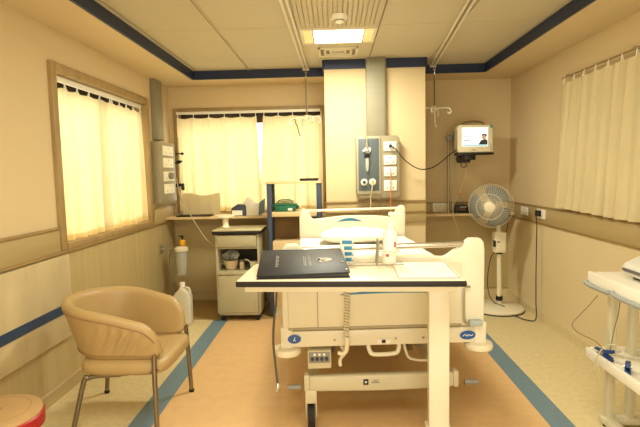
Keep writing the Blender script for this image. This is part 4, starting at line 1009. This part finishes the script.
# ------------------------------------------------------------------ armchair
def chair():
    t = thing('tub_chair', 'tan vinyl tub chair with metal legs against the left wall', 'chair', (-1.16, 2.58, 0))
    xc, yc, R, xf = -1.190, 2.60, .194, -.910       # shell centre line
    La = abs(xf-xc); Lt = 2*La+PI*R
    def cl(u):
        s = u*Lt
        if s < La: return Vector((xf-s, yc-R)), Vector((0, -1)), s
        if s > La+PI*R: d = s-La-PI*R; return Vector((xc+d, yc+R)), Vector((0, 1)), Lt-s
        a = -PI/2-(s-La)/R; n = Vector((math.cos(a), math.sin(a))); return Vector((xc, yc))+n*R*Vector((1, 1)).x, n, min(s, Lt-s)
    def zt(u):
        f = max(0, math.sin(PI*u))**.9
        z = .572+.105*f-(.03*(1-u/.3) if u < .3 else 0)
        e = min(u, 1-u)*Lt
        if e < .09: z -= .13*(1-math.sqrt(max(0, 1-(1-e/.09)**2)))
        return z
    def zb(u):
        e = min(u, 1-u)*Lt
        return .380+.0*u+(.03*(1-e/.06)**2 if e < .06 else 0)
    th = .06
    def fn(u, v):
        # v runs round the section: outer bottom -> outer top -> inner top -> inner bottom
        p, n, s = cl(u); a, b_ = zb(u), zt(u); q = v*4
        hh = b_-a; e = min(u, 1-u)*Lt; tt = th*(1 if e > .05 else .45+.55*math.sqrt(max(0, 1-(1-e/.05)**2)))
        flare = lambda z: .082*(max(0, z-a)/.29)**1.1*(.42+.58*max(0, math.sin(PI*u)))
        wr = .0095*math.sin(112*u*Lt+26*v)*max(0, 1-abs(u-.17)/.13)**.6*min(1, q*1.5)*min(1, max(0, 1.6-q)*2.5) if v < .4375 and abs(u-.17) < .13 else 0
        if q < 1.7: z = a+.02+(hh-.05)*q/1.7; o = tt/2+wr
        elif q < 2.3: k = (q-1.7)/.6*PI; z = b_-.03+.030*math.sin(k); o = tt/2*math.cos(k)
        elif q < 3.7: z = b_-.03-(hh-.05)*(q-2.3)/1.4; o = -tt/2
        else: k = (q-3.7)/.3*PI; z = a+.02-.02*math.sin(k); o = -tt/2*math.cos(k)
        o += flare(z)
        return (p.x+n.x*o, p.y+n.y*o, z)
    m = MB(); m.grid(fn, 170, 56)
    m.bm.verts.ensure_lookup_table()
    bmesh.ops.remove_doubles(m.bm, verts=m.bm.verts[:], dist=.0008)
    be = [e for e in m.bm.edges if len(e.link_faces) == 1]
    bmesh.ops.holes_fill(m.bm, edges=be, sides=0)
    bmesh.ops.recalc_face_normals(m.bm, faces=m.bm.faces[:])
    m.build('shell', leather, t)
    # piping: follows the outer top edge and front ends
    def pip(v, u0, u1, k): return [tuple(Vector(fn(u0+(u1-u0)*i/k, v))) for i in range(k+1)]
    MB().tube(pip(.405, .02, .98, 70), .0042, 6).tube(pip(.02, .02, .98, 60), .0045, 6).build('piping', leather_d, t)
    # seat
    def seat(u, v):
        thv = 2*PI*u
        c_, s_ = math.cos(thv), math.sin(thv); n = 5
        rr = (abs(c_)**n+abs(s_)**n)**(-1/n)
        ph = -PI/2+PI*v; k = abs(math.cos(ph))**.22
        x = .236*c_*rr*k; y = .252*s_*rr*k
        z = .345+.044*math.copysign(abs(math.sin(ph))**.75, math.sin(ph))+(.010*(1-(x/.27)**2)*(1-(y/.24)**2) if ph > 0 else 0)
        return (-1.112+x, yc+y, z)
    MB().grid(seat, 72, 24, True).build('seat', leather, t)
    for (nm, pts) in (('front', [(-.925, 2.345, .42), (-.928, 2.340, .36), (-.920, 2.315, .012)]), ('front', [(-.925, 2.845, .42), (-.920, 2.845, .36), (-.905, 2.845, .012)]),
                      ('rear', [(-1.13, 2.40, .302), (-1.24, 2.385, .302), (-1.285, 2.375, .294), (-1.308, 2.37, .275), (-1.365, 2.335, .012)]), ('rear', [(-1.13, 2.79, .302), (-1.30, 2.80, .302), (-1.36, 2.805, .292), (-1.385, 2.81, .28), (-1.425, 2.835, .012)])):
        l = MB().tube(pts, .0125, 12, smooth=5).build('leg', leg_m, t)
        q = pts[-1]; MB().cyl((q[0], q[1], 0), (q[0], q[1], .016), .0155, n=12).build('foot_cap', rubber, parent=l)
    b = MB().tube([(-.93, 2.345, .335), (-.925, 2.845, .335)], .010, 10).tube([(-1.13, 2.40, .302), (-.93, 2.36, .335)], .010, 8).tube([(-1.13, 2.79, .302), (-.925, 2.83, .335)], .010, 8)
    b.build('seat_frame', leg_m, t)
chair()
[o for o in COL.objects if o.name == 'tub_chair'][0].location += Vector((.012, -.035, 0))

# ------------------------------------------------------------------ stool
def stool():
    cx, cy, z = -1.345, 1.775, .405
    t = thing('round_stool', 'round stool with tan top and bright red rim in the bottom left corner', 'stool', (cx, cy, 0))
    MB().lathe([(0, z-.03), (.15, z-.03), (.160, z-.02), (.164, z-.010), (.160, z-.001), (.145, z+.006), (.10, z+.009), (0, z+.010)], (cx, cy, 0), 44).build('seat', stool_top, t)
    MB().lathe([(.10, z-.075), (.158, z-.075), (.167, z-.066), (.1685, z-.03), (.1685, z-.018), (.163, z-.013), (.152, z-.03)], (cx, cy, 0), 44).build('rim', red_m, t)
    MB().lathe([(.118, z+.0072), (.121, z+.0085), (.124, z+.0065)], (cx, cy, 0), 44).cyl((cx+.01, cy+.01, z+.008), (cx+.01, cy+.01, z+.011), .010, n=14).build('seat_stud', leather_d, t)
    for k in range(4):
        a = PI/4+k*PI/2+.3
        l = MB().tube([(cx+.12*math.cos(a), cy+.12*math.sin(a), z-.05), (cx+.165*math.cos(a), cy+.165*math.sin(a), .012)], .011, 10).build('leg', chrome, t)
        MB().cyl((cx+.165*math.cos(a), cy+.165*math.sin(a), 0), (cx+.165*math.cos(a), cy+.165*math.sin(a), .02), .015, n=12).build('foot_cap', rubber, parent=l)
    MB().tube([(cx+.148*math.cos(2*PI*i/24), cy+.148*math.sin(2*PI*i/24), .17) for i in range(24)], .007, 8, closed=True).build('foot_ring', chrome, t)
stool()

# ------------------------------------------------------------------ trolley on the right
def trolley():
    x0, x1, y0, y1 = 1.280, 1.710, 1.72, 2.44
    t = thing('equipment_trolley', 'white two-shelf equipment trolley with grey bumpers at the right edge', 'trolley', ((x0+x1)/2, (y0+y1)/2, 0))
    zt, zl = .788, .382
    MB().box(x0+.004, x1, y0, y1, zt-.028, zt, .008, 3).build('top_shelf', white_pl, t)
    # raised rim and bumper handles on the near left side
    MB().box(x0, x0+.02, y0, y1, zt-.078, zt+.004, .004).build('shelf_lip', white_pl, t)
    for (ya, yb) in ((y1-.005, y1-.20), (y1-.235, y1-.45), (y1-.485, y1-.70)):
        MB().tube([(x0+.01, ya, zt-.052), (x0-.010, ya, zt-.050), (x0-.016, ya-.018, zt-.052), (x0-.013, ya-.045, zt-.058), (x0-.012, (ya+yb)/2, zt-.059), (x0-.013, yb+.02, zt-.058), (x0-.009, yb+.002, zt-.056), (x0+.012, yb, zt-.054)], .0115, 10, smooth=5).build('bumper_handle', grey_blue, t)
    b = MB().box(x0+.02, x1-.01, y0, y1, zl-.02, zl-.008, .003)
    b.build('lower_shelf', white_pl, t)
    b = MB().box(x0, x0+.018, y0, y1, zl-.036, zl+.014, .004).box(x1-.018, x1, y0, y1, zl-.036, zl+.014, .004).box(x0+.018, x1-.018, y1-.016, y1, zl-.03, zl+.014, .004).box(x0+.018, x1-.018, y0, y0+.016, zl-.03, zl+.014, .004)
    b.build('shelf_edge', white_pl, t)
    for x in (1.378, 1.482):
        MB().box(x-.018, x+.018, y1-.07, y1-.034, .045, zt-.026, .004).build('post', bed_metal, t)
    for x in (1.352, 1.655): MB().box(x-.018, x+.018, y0+.03, y0+.066, .045, zt-.026, .004).build('post', bed_metal, t)
    b = MB().box(x0+.06, x1-.02, y1-.085, y1-.02, .018, .048, .006).box(x0+.06, x1-.02, y0+.02, y0+.08, .018, .048, .006).box(x0+.06, x0+.12, y0+.08, y1-.085, .018, .048, .006).box(x1-.08, x1-.02, y0+.08, y1-.085, .018, .048, .006)
    b.build('base', bed_metal, t)
    for x in (x0+.085, x1-.05):
        for y in (y0+.05, y1-.052):
            MB().lathe([(0, 0), (.014, 0), (.016, .018), (0, .02)], (x, y, 0), 16).build('rubber_foot', rubber, t)
trolley()
def scanner():
    x0, x1, y0, y1, z = 1.350, 1.680, 1.86, 2.29, .7885
    t = thing('recorder', 'pale grey rounded recorder with dark front band on the trolley top', 'medical recorder', ((x0+x1)/2, (y0+y1)/2, z))
    prof = [(x0+.03, z+.012), (x1, z+.012), (x1, z+.11), (x1-.08, z+.118), (x0+.08, z+.105), (x0+.02, z+.078), (x0, z+.05)]
    MB().prism(prof, 'y', y0, y1, .016, 4).build('case', M('recorder_grey', 'DAD8CE', .35), t)
    MB().prism([(x0-.003, z+.046), (x0+.03, z+.022), (x0+.036, z+.028), (x0+.003, z+.056)], 'y', y0+.02, y1-.02, .002).build('front_band', M('recorder_band', '5A5058', .4), t)
    MB().box(x0+.05, x1-.02, y0+.02, y1-.02, z, z+.014, .003).build('foot_plate', rubber, t)
scanner()
# lead clips and cables on the lower shelf
def clip(lbl, x, y, rz):
    z = .3745
    t = thing('lead_clip', lbl, 'clip', (x, y, z), rz, 'blue lead clips')
    K = dict(parent=t, local=True); nb = M('clip_blue', '23407E', .4) if 'clip_blue' not in bpy.data.materials else bpy.data.materials['clip_blue']
    MB().prism([(-.05, 0), (.05, 0), (.045, .02), (.0, .032), (-.045, .02)], 'y', -.012, .012, .004).build('lower_jaw', nb, **K)
    MB().prism([(-.055, .045), (-.01, .028), (.045, .034), (.05, .044), (0, .044), (-.05, .06)], 'y', -.011, .011, .003).build('upper_jaw', nb, **K)
    MB().cyl((0, -.016, .032), (0, .016, .032), .009, n=12).build('hinge', chrome, **K)
    return t
clip('blue lead clip lying on the lower trolley shelf nearest its far corner', 1.315, 2.335, 1.9)
clip('blue lead clip on the lower trolley shelf farther right, towards the frame edge', 1.325, 2.16, 1.0)
t = thing('lead_cable', 'thin grey lead looping from the trolley top over the lower shelf edge', 'cable', (1.25, 2.38, .42))
MB().tube([(1.345, 2.46, .66), (1.30, 2.465, .60), (1.245, 2.46, .545), (1.215, 2.45, .51), (1.235, 2.43, .475), (1.29, 2.38, .45), (1.31, 2.34, .425)], .0022, 6, smooth=7).build('lead', cable_m, t)
MB().tube([(1.32, 2.17, .44), (1.315, 2.19, .475), (1.295, 2.23, .485), (1.262, 2.26, .45), (1.243, 2.27, .40), (1.238, 2.275, .33), (1.246, 2.265, .285), (1.252, 2.255, .33), (1.244, 2.265, .39), (1.262, 2.275, .43), (1.30, 2.32, .43)], .0024, 6, smooth=7).build('lead', cable_w, t)
tag(MB().tube([(1.385, 2.34, .772), (1.39, 2.345, .70), (1.385, 2.345, .60), (1.365, 2.34, .53), (1.35, 2.33, .47), (1.34, 2.33, .41)], .0024, 6, smooth=6).build('hanging_lead', cable_m, origin=(1.385, 2.34, .6)), 'thin dark lead hanging straight down between the trolley shelves', 'cable')
